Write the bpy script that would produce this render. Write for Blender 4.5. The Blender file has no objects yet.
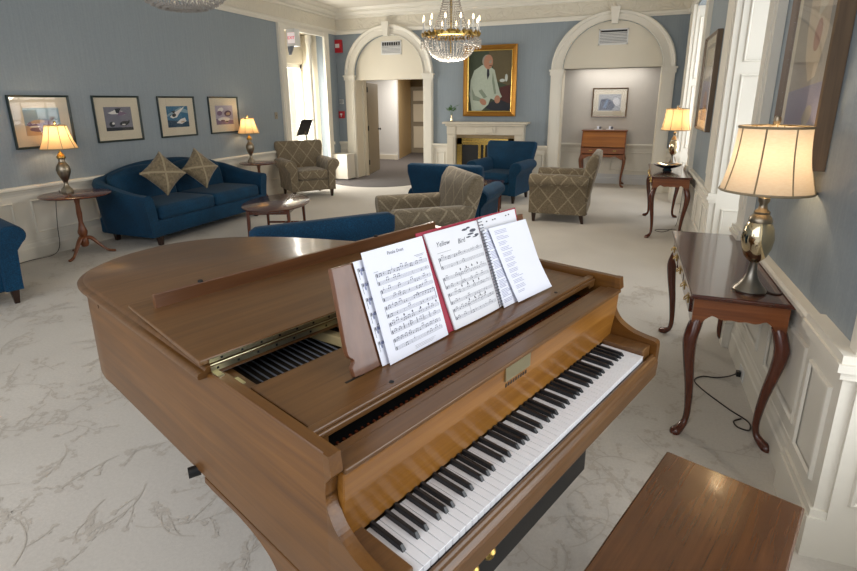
import bpy, math, random
from mathutils import Vector, Matrix
R = math.radians
random.seed(7)
SC = bpy.context.scene
COL = SC.collection

# ------------------------------------------------------------------ materials
def lin(c):
    c = c / 255.0
    return c / 12.92 if c <= 0.04045 else ((c + 0.055) / 1.055) ** 2.4
def rgb(h):
    h = h.lstrip('#')
    return (lin(int(h[0:2], 16)), lin(int(h[2:4], 16)), lin(int(h[4:6], 16)), 1.0)
class NT:
    def __init__(s, name):
        s.m = bpy.data.materials.new(name); s.m.use_nodes = True
        s.n = s.m.node_tree.nodes; s.l = s.m.node_tree.links
        s.b = s.n['Principled BSDF']
    def node(s, t, **k):
        n = s.n.new(t)
        for a, v in k.items():
            if a in n.inputs: n.inputs[a].default_value = v
            else: setattr(n, a, v)
        return n
    def link(s, a, b): s.l.new(a, b)
    def coords(s, kind='Object', scale=(1, 1, 1), rot=(0, 0, 0)):
        t = s.node('ShaderNodeTexCoord'); m = s.node('ShaderNodeMapping')
        m.inputs['Scale'].default_value = scale; m.inputs['Rotation'].default_value = rot
        s.link(t.outputs[kind], m.inputs['Vector']); return m.outputs['Vector']
    def noise(s, vec, scale, detail=3, rough=.5, dist=0):
        n = s.node('ShaderNodeTexNoise'); s.link(vec, n.inputs['Vector'])
        n.inputs['Scale'].default_value = scale; n.inputs['Detail'].default_value = detail
        n.inputs['Roughness'].default_value = rough; n.inputs['Distortion'].default_value = dist
        return n.outputs['Fac']
    def ramp(s, fac, stops):
        r = s.node('ShaderNodeValToRGB'); e = r.color_ramp.elements
        while len(e) < len(stops): e.new(.5)
        for i, (p, c) in enumerate(stops):
            e[i].position = p; e[i].color = rgb(c) if isinstance(c, str) else (c, c, c, 1)
        s.link(fac, r.inputs['Fac']); return r.outputs['Color']
    def math(s, op, a, b=None):
        n = s.node('ShaderNodeMath', operation=op)
        for i, v in enumerate((a, b)):
            if v is None: continue
            if isinstance(v, (int, float)): n.inputs[i].default_value = v
            else: s.link(v, n.inputs[i])
        return n.outputs[0]
    def mix(s, fac, a, b, mode='MIX'):
        n = s.node('ShaderNodeMix', data_type='RGBA', blend_type=mode)
        for i, v in ((0, fac), (6, a), (7, b)):
            if isinstance(v, (int, float)): n.inputs[i].default_value = v
            elif isinstance(v, str): n.inputs[i].default_value = rgb(v)
            else: s.link(v, n.inputs[i])
        return n.outputs[2]
    def bump(s, h, strength=.3, dist=.01):
        n = s.node('ShaderNodeBump'); n.inputs['Strength'].default_value = strength
        n.inputs['Distance'].default_value = dist; s.link(h, n.inputs['Height'])
        s.link(n.outputs['Normal'], s.b.inputs['Normal'])
    def set(s, **k):
        names = dict(rough='Roughness', metal='Metallic', coat='Coat Weight', coatr='Coat Roughness', spec='Specular IOR Level',
                     sheen='Sheen Weight', trans='Transmission Weight', ior='IOR', es='Emission Strength', alpha='Alpha')
        for a, v in k.items(): s.b.inputs[names[a]].default_value = v
        return s
    def base(s, c):
        if isinstance(c, str): s.b.inputs['Base Color'].default_value = rgb(c)
        else: s.link(c, s.b.inputs['Base Color'])
        return s
def plain(name, c, rough=.5, var=.06, sc=8, **k):
    t = NT(name); v = t.coords(); n = t.noise(v, sc, 3)
    col = t.mix(n, c, c); 
    h = t.node('ShaderNodeHueSaturation'); h.inputs['Color'].default_value = rgb(c)
    t.link(t.math('ADD', t.math('MULTIPLY', n, var * 2), 1 - var), h.inputs['Value'])
    t.base(h.outputs['Color']); t.set(rough=rough, **k); return t.m
def wood(name, dark, mid, light, axis=0, rough=.3, coat=.3, sc=1.0, coatr=.15, blotch=.5):
    t = NT(name); s = [26 * sc] * 3; s[axis] = 1.1 * sc
    v = t.coords(scale=s)
    n = t.noise(v, 1.0, 5, .6, .6); s2 = [90 * sc] * 3; s2[axis] = 3 * sc
    f = t.noise(t.coords(scale=s2), 1.0, 2, .6)
    b = t.noise(t.coords(), 3.0 * sc, 2)
    x = t.math('ADD', t.math('MULTIPLY', n, .75), t.math('MULTIPLY', f, .25))
    c = t.ramp(x, [(.22, dark), (.5, mid), (.80, light)])
    hs = t.node('ShaderNodeHueSaturation'); t.link(c, hs.inputs['Color'])
    t.link(t.math('ADD', t.math('MULTIPLY', b, blotch), 1 - blotch * .5), hs.inputs['Value'])
    t.base(hs.outputs['Color']); t.set(rough=rough, coat=coat, coatr=coatr); t.bump(f, .04, .002); return t.m
def metal(name, c, rough=.25):
    t = NT(name); n = t.noise(t.coords(), 30, 2)
    t.base(c); t.set(metal=1); t.link(t.math('ADD', t.math('MULTIPLY', n, .15), rough - .07), t.b.inputs['Roughness']); return t.m
M = {}
PD, PM, PL = '#54331a', '#7c5029', '#9c6a3a'
M['pwx'] = wood('walnut_piano_lengthwise', '#462b13', '#60401f', '#73502c', 0, .36, .22, 1.5, .12, .25)
M['pwy'] = wood('walnut_piano_case', '#492a0a', '#5f3b11', '#764d1d', 1, .36, .12, 1.3, .15, .25)
M['pwf'] = wood('walnut_fallboard', '#623a0e', '#87581f', '#a47435', 0, .33, .3, 1.0, .12, .6)
M['pwz'] = wood('walnut_upright_grain', '#4a2b18', '#66402a', '#7b5238', 2, .3, .4, .6, .1, .3)
M['mah'] = wood('mahogany', '#2e120a', '#481d10', '#622c18', 1, .22, .6, 1, .08, .3)
M['mahz'] = wood('mahogany_legs', '#34150b', '#532413', '#6c331b', 2, .25, .5, 1, .1, .3)
M['cherry'] = wood('cherry_wood', '#5a2d12', '#7f4520', '#99602f', 0, .35, .3, 1, .1, .4)
M['cherryz'] = wood('cherry_wood_legs', '#4e2712', '#6f3c1e', '#8b552d', 2, .35, .3, 1, .1, .4)
M['bench'] = wood('dark_walnut_bench', '#3d230f', '#4e2e15', '#5e3a1d', 0, .26, .6, 2.0, .12, .5)
M['edge'] = plain('dark_edge', '#241713', .4)
M['dleg'] = wood('dark_leg', '#1c0d07', '#2b150c', '#3b2012', 2, .35, .2, 1)
M['white'] = plain('white_paint', '#ddd8cc', .45, .02, 4)
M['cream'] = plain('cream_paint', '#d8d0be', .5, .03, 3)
M['ceil'] = plain('ceiling_paint', '#cfc9bd', .8, .02, 3)
M['whitewall'] = plain('hall_white', '#cfd0d2', .7, .02, 3)
M['yellowwall'] = plain('hall_tan_paint', '#bfa67c', .6, .04, 3)
M['niche'] = plain('niche_wallpaper', '#c4bfb8', .8, .04, 14)
M['doorp'] = plain('tan_door_tone', '#8f8676', .5, .05, 4)
M['black'] = plain('black_lacquer', '#0b0b0c', .45, .05)
M['blackkey'] = plain('ebony_key', '#111419', .35, .03, coat=.1)
M['ivory'] = plain('white_key', '#dcdce0', .22, .01, coat=.3)
M['dark'] = plain('dark_inside', '#0c0a09', .7)
M['paper'] = plain('paper', '#e3e5f0', .75, .015, 12)
M['paper2'] = plain('cream_paper', '#e0e1e6', .75, .015, 12)
M['ink'] = plain('ink', '#50525e', .8, .1)
M['ink2'] = plain('faint_ink', '#8a8fb0', .8, .1)
M['inkg'] = plain('staff_ink', '#9a9ca6', .8, .1)
M['red'] = plain('red_cloth_cover', '#9c1f3a', .5, .08, 40)
M['alarm'] = plain('alarm_red', '#b3202a', .35, .03)
M['brass'] = metal('brass', '#b09354', .28)
M['gold'] = metal('polished_gold', '#d7b566', .18)
M['hinge'] = metal('hinge_brass', '#b9b394', .32)
M['giltf'] = metal('gilt_frame', '#a8793a', .35)
M['pewter'] = metal('antique_pewter', '#958a78', .32)
M['bronze'] = metal('bronze_base', '#837e76', .3)
M['merc'] = metal('mercury_glass', '#cfc0a0', .1)
M['steel'] = metal('steel', '#b8b8b8', .3)
M['plastic'] = plain('white_plastic', '#d8d8d6', .4, .01)
M['grey'] = plain('grey_plastic', '#6c7079', .5, .03)
M['cord'] = plain('brown_cord', '#2a1c14', .5)
M['frame_dark'] = plain('dark_green_frame', '#22302f', .35, .1, 20)
M['frame_brown'] = wood('brown_frame', '#4a3827', '#65503a', '#7a654d', 2, .35, .3, 1)
M['mat'] = plain('cream_mat', '#cdc3ae', .8, .02, 20)
M['blueb'] = plain('blue_glazed_bowl', '#274250', .15, .25, 14, coat=.6)
M['leafm'] = plain('leaf', '#3f6a2c', .5, .3, 30)
M['stone'] = plain('mantel_marble', '#cfc6b4', .4, .08, 9)
M['soot'] = plain('firebox_black', '#141110', .8, .1)

def blue_fabric():
    t = NT('blue_fabric'); v = t.coords(); n = t.noise(v, 160, 2); b = t.noise(v, 3, 2)
    c = t.ramp(t.math('ADD', t.math('MULTIPLY', n, .7), t.math('MULTIPLY', b, .3)), [(.35, '#00243a'), (.55, '#003654'), (.72, '#044a6e')])
    t.base(c); t.set(rough=.8, sheen=.04, spec=.3); t.bump(n, .25, .002); return t.m
M['blue'] = blue_fabric()
def pattern_fabric():
    t = NT('diamond_pattern_fabric')
    tc = t.node('ShaderNodeTexCoord'); sep = t.node('ShaderNodeSeparateXYZ'); t.link(tc.outputs['UV'], sep.inputs[0])
    ob = tc.outputs['Object']; nz = t.noise(ob, 16, 2); fine = t.noise(ob, 120, 3, .7); med = t.noise(ob, 45, 2, .6, 1.5)
    u = t.math('ADD', t.math('DIVIDE', sep.outputs[0], .27), t.math('MULTIPLY', nz, .10))
    w = t.math('DIVIDE', sep.outputs[1], .34)
    def linef(x, wd):
        f = t.math('ABSOLUTE', t.math('SUBTRACT', t.math('FRACT', x), .5))
        return t.math('LESS_THAN', f, wd)
    a, b = t.math('ADD', u, w), t.math('SUBTRACT', u, w)
    lines = t.math('MAXIMUM', linef(a, .042), linef(b, .042))
    speck = t.math('GREATER_THAN', med, .55)
    c0 = t.ramp(fine, [(.3, '#564b3b'), (.6, '#776a54')])
    c1 = t.mix(t.math('MULTIPLY', speck, .45), c0, '#8b7e68')
    c2 = t.mix(t.math('MULTIPLY', lines, t.math('ADD', .05, t.math('MULTIPLY', med, .9))), c1, '#a99c83')
    t.base(c2); t.set(rough=.85, sheen=.2); t.bump(fine, .2, .003); return t.m
M['patt'] = pattern_fabric()
def pillow_fabric():
    t = NT('taupe_chenille'); v = t.coords(); n = t.noise(v, 30, 4, .7)
    t.base(t.ramp(n, [(.35, '#5b4f3b'), (.6, '#7d6f56'), (.75, '#9a8c70')])); t.set(rough=.8, sheen=.4); t.bump(n, .6, .006); return t.m
M['pillow'] = pillow_fabric()
M['pband'] = plain('pillow_band', '#93866b', .7, .15, 40, sheen=.4)
def carpet(name, a, b):
    t = NT(name); v = t.coords()
    fine = t.noise(v, 260, 2, .7); pile = t.noise(v, 70, 3, .8); big = t.noise(v, 1.3, 2)
    c = t.ramp(big, [(.3, a), (.7, b)])
    c = t.mix(t.math('MULTIPLY', t.math('SUBTRACT', pile, .35), .5), c, '#8d867c')
    t.base(c); t.set(rough=1, sheen=.1, spec=.05); t.bump(fine, .3, .003); return t.m
M['carved'] = carpet('carved_carpet_pattern', '#bdb5aa', '#c6beb3')
M['carpet'] = carpet('cream_carpet', '#c6c0b7', '#d0cac1')
M['dcarpet'] = plain('dark_hall_carpet', '#55504f', .95, .2, 60)
def wallpaper():
    t = NT('blue_wallpaper'); n = t.noise(t.coords(scale=(40, 40, 1.5)), 1, 3, .7); b = t.noise(t.coords(), 70, 2)
    c = t.ramp(t.math('ADD', t.math('MULTIPLY', n, .6), t.math('MULTIPLY', b, .4)), [(.3, '#818b92'), (.7, '#8e989f')])
    t.base(c); t.set(rough=.55); return t.m
M['wall'] = wallpaper()
def frieze():
    t = NT('plaster_relief'); v = t.coords(); n = t.noise(v, 4.5, 1, .5, 1.8)
    h = t.math('SMOOTH_MIN', t.math('ABSOLUTE', t.math('SUBTRACT', n, .5)), .05)
    t.base('#d3ccbc'); t.set(rough=.6); t.bump(h, .7, .12); return t.m
M['frieze'] = frieze()
def shade(name, c, tr=.75):
    t = NT(name); n = t.noise(t.coords(scale=(60, 60, 200)), 1, 2)
    d = t.node('ShaderNodeBsdfDiffuse'); d.inputs['Color'].default_value = rgb(c)
    s = t.node('ShaderNodeBsdfTranslucent')
    col = t.mix(t.math('MULTIPLY', n, .3), c, '#b98a55'); t.link(col, s.inputs['Color']); t.link(col, d.inputs['Color'])
    x = t.node('ShaderNodeMixShader'); x.inputs[0].default_value = tr
    t.link(d.outputs[0], x.inputs[1]); t.link(s.outputs[0], x.inputs[2])
    t.link(x.outputs[0], t.n['Material Output'].inputs['Surface']); return t.m
M['shade'] = shade('linen_lampshade', '#d8cfc0', .40)
M['shade2'] = shade('silk_lampshade', '#dfc296', .42)
M['rib'] = plain('shade_trim', '#8f8168', .7)
def emis(name, c, s):
    t = NT(name); t.base(c); t.b.inputs['Emission Color'].default_value = rgb(c); t.set(es=s); return t.m
M['bulb'] = emis('lit_bulb', '#ffd9a0', 12)
M['flame'] = emis('candle_bulb', '#ffe2b4', 7)
M['exit'] = emis('exit_face', '#e8d8d8', .5)
M['exitr'] = emis('exit_letters', '#c02038', .5)
M['daypane'] = emis('bright_frosted_pane', '#f3f3ee', 1.5)
def glass(name, rough=.02):
    t = NT(name); tr = t.node('ShaderNodeBsdfTransparent'); g = t.node('ShaderNodeBsdfGlossy'); g.inputs['Roughness'].default_value = rough
    f = t.node('ShaderNodeLayerWeight'); f.inputs['Blend'].default_value = .5; x = t.node('ShaderNodeMixShader')
    t.link(t.math('ADD', t.math('MULTIPLY', t.math('POWER', f.outputs['Facing'], 5.0), .5), .03), x.inputs[0]); t.link(tr.outputs[0], x.inputs[1]); t.link(g.outputs[0], x.inputs[2])
    t.link(x.outputs[0], t.n['Material Output'].inputs['Surface']); return t.m
M['glass'] = glass('clear_glass')
def crystal():
    t = NT('cut_crystal'); t.base('#a39e97'); t.set(rough=.08, spec=.9, alpha=.6, coat=1); return t.m
M['crystal'] = crystal()

# ------------------------------------------------------------------ mesh helpers
class MB:
    def __init__(s): s.v, s.f, s.m = [], [], []
    def add(s, vs, fs, mi=0):
        o = len(s.v); s.v += [tuple(p) for p in vs]
        s.f += [tuple(i + o for i in f) for f in fs]; s.m += [mi] * len(fs); return s
    def box(s, x0, x1, y0, y1, z0, z1, mi=0):
        return s.add([(x0,y0,z0),(x1,y0,z0),(x1,y1,z0),(x0,y1,z0),(x0,y0,z1),(x1,y0,z1),(x1,y1,z1),(x0,y1,z1)],
                     [(0,3,2,1),(4,5,6,7),(0,1,5,4),(1,2,6,5),(2,3,7,6),(3,0,4,7)], mi)
    def hexa(s, b, t, mi=0):
        return s.add(list(b) + list(t), [(0,3,2,1),(4,5,6,7),(0,1,5,4),(1,2,6,5),(2,3,7,6),(3,0,4,7)], mi)
    def prism(s, pts, fn, a, b, mi=0):   # 2-D outline pts, fn(p, t) -> 3-D, extruded from a to b
        n = len(pts); vs = [fn(p, a) for p in pts] + [fn(p, b) for p in pts]
        fs = [tuple(range(n)), tuple(range(2 * n - 1, n - 1, -1))] + [(i, i + n, (i + 1) % n + n, (i + 1) % n) for i in range(n)]
        return s.add(vs, fs, mi)
    def rings(s, rs, cap=True, closed=True, mi=0):
        n = len(rs[0]); vs = [p for r in rs for p in r]; fs = []
        for k in range(len(rs) - 1):
            for i in range(n if closed else n - 1):
                j = (i + 1) % n
                fs.append((k*n+i, k*n+j, (k+1)*n+j, (k+1)*n+i))
        if cap and closed: fs += [tuple(range(n - 1, -1, -1)), tuple((len(rs)-1)*n + i for i in range(n))]
        return s.add(vs, fs, mi)
    def lathe(s, prof, c=(0, 0, 0), n=24, mi=0, cap=True, sx=1, sy=1, ph=0):
        rs = [[(c[0] + r*sx*math.cos(ph + 2*math.pi*i/n), c[1] + r*sy*math.sin(ph + 2*math.pi*i/n), c[2] + z) for i in range(n)] for r, z in prof]
        return s.rings(rs, cap, True, mi)
    def tube(s, path, rad, n=8, mi=0, flat=1.0):
        path = [Vector(p) for p in path]; rs = []; a = None
        for i, p in enumerate(path):
            t = (path[min(i+1, len(path)-1)] - path[max(i-1, 0)]).normalized()
            if a is None: a = t.cross(Vector((0, 0, 1))); a = a if a.length > .05 else t.cross(Vector((0, 1, 0)))
            a = (a - t*a.dot(t)).normalized(); b = t.cross(a).normalized()
            r = rad[i] if isinstance(rad, (list, tuple)) else rad
            rs.append([tuple(p + a*r*math.cos(2*math.pi*k/n) + b*r*flat*math.sin(2*math.pi*k/n)) for k in range(n)])
        return s.rings(rs, True, True, mi)
    def puff(s, c, size, rad=.04, n=6, bulge=.0, mi=0, fn=None):   # rounded, slightly swollen box
        hx, hy, hz = size[0]/2, size[1]/2, size[2]/2; rad = min(rad, hx*.98, hy*.98, hz*.98)
        idx = {}; vs = []; fs = []
        def pt(a, b, d):
            k = (round(a, 5), round(b, 5), round(d, 5))
            if k not in idx:
                p = Vector((a*hx, b*hy, d*hz))
                q = Vector((max(-hx+rad, min(hx-rad, p.x)), max(-hy+rad, min(hy-rad, p.y)), max(-hz+rad, min(hz-rad, p.z))))
                w = p - q
                if w.length > 1e-9: p = q + w.normalized()*rad
                p.z += bulge*hz*(1-a*a)*(1-b*b)*(1 if d > 0 else -1 if d < 0 else 0) * abs(d)
                p.y += bulge*.4*hy*(1-a*a)*(1-d*d)*b
                p.x += bulge*.4*hx*(1-b*b)*(1-d*d)*a
                if fn: p = Vector(fn(p))
                idx[k] = len(vs); vs.append((p.x + c[0], p.y + c[1], p.z + c[2]))
            return idx[k]
        def g(h):  # sample positions, dense near the edges
            e = rad/h; mid = [-1 + e + (2-2*e)*i/n for i in range(n+1)]
            ed = [-1, -1+e*.35, -1+e*.7]
            return ed + mid + [-x for x in reversed(ed)]
        G = (g(hx), g(hy), g(hz))
        for ax in range(3):
            u, v = (ax+1) % 3, (ax+2) % 3
            for sg in (-1, 1):
                for i in range(len(G[u])-1):
                    for j in range(len(G[v])-1):
                        q = []
                        for (a, b) in ((i, j), (i+1, j), (i+1, j+1), (i, j+1)):
                            p = [0, 0, 0]; p[ax] = sg; p[u] = G[u][a]; p[v] = G[v][b]; q.append(pt(*p))
                        if sg < 0: q.reverse()
                        fs.append(tuple(q))
        return s.add(vs, fs, mi)
    def build(s, name, mats, parent=None, smooth=False, bev=0, seg=2, sub=0, loc=None, rot=None):
        me = bpy.data.meshes.new(name); me.from_pydata(s.v, [], s.f)
        if not isinstance(mats, (list, tuple)): mats = [mats]
        for m in mats: me.materials.append(m)
        me.polygons.foreach_set('material_index', s.m)
        uv = me.uv_layers.new(name='box'); me.update()
        for p in me.polygons:
            n = p.normal; a = max(range(3), key=lambda i: abs(n[i]))
            for li in p.loop_indices:
                c = me.vertices[me.loops[li].vertex_index].co
                uv.data[li].uv = (c.y, c.z) if a == 0 else (c.x, c.z) if a == 1 else (c.x, c.y)
        if smooth:
            me.polygons.foreach_set('use_smooth', [True]*len(me.polygons))
            if smooth != 'full': me.set_sharp_from_angle(angle=R(40))
        o = bpy.data.objects.new(name, me); COL.objects.link(o)
        if parent: o.parent = parent
        if loc: o.location = loc
        if rot: o.rotation_euler = rot
        if bev:
            b = o.modifiers.new('bevel', 'BEVEL'); b.width = bev; b.segments = seg; b.limit_method = 'ANGLE'; b.angle_limit = R(35); b.harden_normals = False
        return o
def tag(o, label=None, cat=None, group=None, kind=None):
    if label: o['label'] = label
    if cat: o['category'] = cat
    if group: o['group'] = group
    if kind: o['kind'] = kind
    return o
def empty(name, loc, rz, label, cat, group=None):
    o = bpy.data.objects.new(name, None); COL.objects.link(o); o.location = loc; o.rotation_euler = (0, 0, rz)
    o.empty_display_size = .1
    return tag(o, label, cat, group)
def copy_tree(o, parent=None):
    c = o.copy(); COL.objects.link(c)
    if parent: c.parent = parent
    for ch in list(o.children): copy_tree(ch, c)
    return c
def struct(o): o['kind'] = 'structure'; return o
def catmull(pts, n=6, closed=False):
    out = []; P = [Vector(p) for p in pts]; m = len(P)
    for i in range(m if closed else m-1):
        a, b, c, d = (P[(i-1) % m] if closed or i > 0 else P[0]*2-P[1], P[i], P[(i+1) % m], P[(i+2) % m] if closed or i+2 < m else P[-1]*2-P[-2])
        for k in range(n):
            t = k/n
            out.append(.5*((2*b)+(c-a)*t+(2*a-5*b+4*c-d)*t*t+(3*b-a-3*c+d)*t*t*t))
    if not closed: out.append(P[-1])
    return out
XZ = lambda y: None
def px(p, t): return (t, p[0], p[1])      # outline in y,z extruded along x
def py(p, t): return (p[0], t, p[1])      # outline in x,z extruded along y
def pz(p, t): return (p[0], p[1], t)      # outline in x,y extruded along z

# ------------------------------------------------------------------ room
XL, XR, YB, ZC = -6.05, .79, 10.40, 3.51
Y0 = -1.2
mb = MB(); mb.box(XL-.6, XR+.7, Y0, YB+.95, -.05, 0); struct(mb.build('floor', M['carpet']))
def vines():       # the carved vine pattern of the carpet: flat ribbons and leaves in the pile
    rnd = random.Random(5); mb = MB(); ct = [0]
    def zz(): ct[0] = (ct[0]+1) % 61; return .0010+ct[0]*1.6e-5
    def ribbon(p, w):
        vs = []; z = zz()
        for k, (x, y) in enumerate(p):
            a, b = p[max(k-1, 0)], p[min(k+1, len(p)-1)]; tx, ty = b[0]-a[0], b[1]-a[1]; l = math.hypot(tx, ty) or 1; q = w*(1-.5*k/len(p))
            vs += [(x-ty/l*q, y+tx/l*q, z), (x+ty/l*q, y-tx/l*q, z)]
        mb.add(vs, [(2*k, 2*k+1, 2*k+3, 2*k+2) for k in range(len(p)-1)])
    def leaf(x, y, a, L):
        z = zz(); w = L*.36; c, s_ = math.cos(a), math.sin(a); pts = [(0, 0), (L*.35, -w), (L*.8, -w*.6), (L, 0), (L*.8, w*.6), (L*.35, w)]
        mb.add([(x+c*u-s_*v, y+s_*u+c*v, z) for u, v in pts], [tuple(range(6))])
    def branch(x, y, a, L, depth):
        n = 9; p = [(x, y)]; turn = rnd.uniform(-.22, .22); A = []
        for k in range(n):
            a += turn+rnd.uniform(-.10, .10); x += math.cos(a)*L/n; y += math.sin(a)*L/n; p.append((x, y)); A.append(a)
        ribbon(p, .0024 if depth else .0032)
        if depth == 0:
            for k in (2, 4, 5, 7, 8): sd = rnd.choice((-1, 1)); branch(p[k][0], p[k][1], A[k-1]+sd*rnd.uniform(.6, 1.1), L*rnd.uniform(.25, .45), 1)
            for k in range(6): leaf(x, y, a+k*1.05, .020)
        else:
            for k in range(2, n, 2): leaf(p[k][0], p[k][1], A[k-1]+rnd.choice((-1, 1))*rnd.uniform(.5, 1.1), rnd.uniform(.014, .024))
            for k in (-1, 0, 1): leaf(x, y, a+k*.8, .020)
    for i in range(25):
        for j in range(19):
            branch(-6.0+i*.27+rnd.uniform(-.08, .08), .1+j*.27+rnd.uniform(-.08, .08), rnd.uniform(0, 6.28), rnd.uniform(.22, .38), 0)
    keep = [k for k, f in enumerate(mb.f) if all(-6.0 < mb.v[i][0] < .74 for i in f)]
    mb.f = [mb.f[k] for k in keep]; mb.m = [0]*len(keep)
    return mb
struct(vines().build('floor_carved_pattern', M['carved']))
# dark carpet of the hall, with its round apron reaching into the room
mb = MB(); pts = [(XL+.02, 11.0)] + [(-5.02+1.10*math.cos(R(a)), 10.30+1.10*math.sin(R(a))) for a in range(180, 361, 10)] + [(-3.9, 11.0)]
pts = [(max(p[0], XL+.02), p[1]) for p in pts]
mb.prism(list(reversed(pts)), pz, .0, .006); struct(mb.build('floor_hall_apron', M['dcarpet']))
mb = MB(); mb.box(-8.2, -3.6, 11.0, 18.2, -.05, .006); struct(mb.build('floor_hall', M['dcarpet']))
mb = MB(); mb.box(XL-.6, XR+.7, Y0, YB+.2, ZC, ZC+.1); struct(mb.build('ceiling', M['ceil']))

# left wall with the tall bay opening near its far end
LB0, LB1 = 8.50, 9.86
mb = MB(); mb.box(XL-.15, XL, Y0, LB0, 0, ZC); mb.box(XL-.15, XL, LB1, YB, 0, ZC); mb.box(XL-.15, XL, LB0, LB1, 3.0, ZC)
struct(mb.build('wall_left', M['wall']))
# right wall with three window recesses
RW = [(.35, 1.98), (4.02, 5.32), (7.66, 9.36)]
mb = MB(); ys = [Y0] + [y for w in RW for y in w] + [YB]
for i in range(0, len(ys), 2): mb.box(XR, XR+.4, ys[i], ys[i+1], 0, ZC)
for a, b in RW: mb.box(XR, XR+.4, a, b, 3.0, ZC); mb.box(XR+.34, XR+.4, a, b, 0, .5)
struct(mb.build('wall_right', M['wall']))
# back wall: outline with two arched openings (ellipse heads)
def archpts(cx, rx, z0, rz, n=24): return [(cx + rx*math.cos(math.pi*k/n), z0 + rz*math.sin(math.pi*k/n)) for k in range(n+1)]
AL = dict(cx=-4.83, ri=.80, ro=1.01, z0=2.20, rzi=.78, rzo=.98)
AR = dict(cx=-.41, ri=.85, ro=1.055, z0=2.20, rzi=.81, rzo=.97)
def wall_back():
    mb = MB(); n = 24
    def span(x0, x1): mb.box(x0, x1, YB, YB+.30, 0, ZC)
    span(XL-.15, AL['cx']-AL['ri']); span(AL['cx']+AL['ri'], AR['cx']-AR['ri']); span(AR['cx']+AR['ri'], XR+.4)
    for A in (AL, AR):
        ap = archpts(A['cx'], A['ri'], A['z0'], A['rzi'])
        for i in range(len(ap)-1):
            (x1, z1), (x0, z0) = ap[i], ap[i+1]
            mb.hexa([(x0, YB, z0), (x1, YB, z1), (x1, YB+.3, z1), (x0, YB+.3, z0)], [(x0, YB, ZC), (x1, YB, ZC), (x1, YB+.3, ZC), (x0, YB+.3, ZC)])
    return mb
struct(wall_back().build('wall_back', M['wall']))
tr = [0]
def trim(mb, m=None, smooth=False, bev=0):
    tr[0] += 1; return struct(mb.build('trim_%d' % tr[0], m or M['white'], smooth=smooth, bev=bev))
# cornice: profile swept round three walls (offset from wall, height)
CP = [(0, 3.03), (.025, 3.03), (.03, 3.05), (.045, 3.07), (.045, 3.10), (.02, 3.12)]
CF = [(.02, 3.12), (.022, 3.33)]
CT = [(.022, 3.33), (.05, 3.34), (.055, 3.37), (.10, 3.39), (.13, 3.43), (.13, 3.45), (.19, 3.47), (.22, 3.51), (0, 3.51)]
def sweep(prof, m, closed=False, name=None):
    rs = []
    for (x, y, dx, dy) in ((XL, Y0, 1, 0), (XL, YB, 1, -1), (XR, YB, -1, -1), (XR, Y0, -1, 0)):
        rs.append([(x+dx*o, y+dy*o, z) for o, z in prof])
    mb = MB(); mb.rings(rs, cap=False, closed=closed); return trim(mb, m)
sweep(CP, M['white']); sweep(CF, M['frieze']); sweep(CT, M['white'])

# wainscot pieces: rail + base + recessed panel mouldings, built in wall space (s along wall, o out of it)
BP = [(0, 0), (.028, 0), (.028, .12), (.022, .13), (.018, .16), (.012, .175), (.011, .195), (0, .205)]
RP = [(0, .70), (.012, .705), (.018, .725), (.03, .745), (.034, .755), (.05, .765), (.052, .785), (.045, .80), (0, .80)]
def wains(side, s0, s1, npan, tf, ends=.09):
    # dado field
    mb = MB(); 
    def P(s, o, z): return tf(s, o, z)
    def boxw(m_, a, b, o0, o1, z0, z1):
        m_.hexa([P(a,o0,z0),P(b,o0,z0),P(b,o1,z0),P(a,o1,z0)], [P(a,o0,z1),P(b,o0,z1),P(b,o1,z1),P(a,o1,z1)])
    boxw(mb, s0, s1, 0, .008, .15, .72)
    w = (s1-s0)/npan
    for k in range(npan):
        a, b, z0, z1 = s0+k*w+ends, s0+(k+1)*w-ends, .27, .64
        t = .03
        prof = [(0, .008), (.004, .02), (.012, .022), (.018, .015), (.03, .012)]
        rs = []
        for (cs, cz, ds, dz) in ((a, z0, 1, 1), (b, z0, -1, 1), (b, z1, -1, -1), (a, z1, 1, -1), (a, z0, 1, 1)):
            rs.append([P(cs+ds*d, o, cz+dz*d) for d, o in prof])
        mb.rings(rs, cap=False, closed=False)
    trim(mb)
    mb = MB(); mb.rings([[P(s0, o, z) for o, z in RP], [P(s1, o, z) for o, z in RP]], cap=True); trim(mb)
    mb = MB(); mb.rings([[P(s0, o, z) for o, z in BP], [P(s1, o, z) for o, z in BP]], cap=True)
    return mb
fl = lambda s, o, z: (XL+o, s, z)
fr = lambda s, o, z: (XR-o, s, z)
fb = lambda s, o, z: (s, YB-o, z)
struct(wains('left', Y0, 8.33, 10, fl).build('baseboard_left', M['white']))
struct(wains('right', 2.33, 3.80, 2, fr).build('baseboard_right', M['white']))
struct(wains('right', 5.80, 7.44, 2, fr).build('baseboard_right_middle', M['white']))
struct(wains('right', 9.76, YB, 1, fr).build('baseboard_right_far', M['white']))
struct(wains('back', XL, AL['cx']-AL['ro'], 1, fb, .04).build('baseboard_back_left', M['white']))
struct(wains('back', AL['cx']+AL['ro'], -3.50, 1, fb, .07).build('baseboard_back', M['white']))
struct(wains('back', -1.90, AR['cx']-AR['ro'], 1, fb, .07).build('baseboard_back_middle', M['white']))
struct(wains('back', AR['cx']+AR['ro'], XR, 1, fb, .03).build('baseboard_back_right', M['white']))

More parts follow.
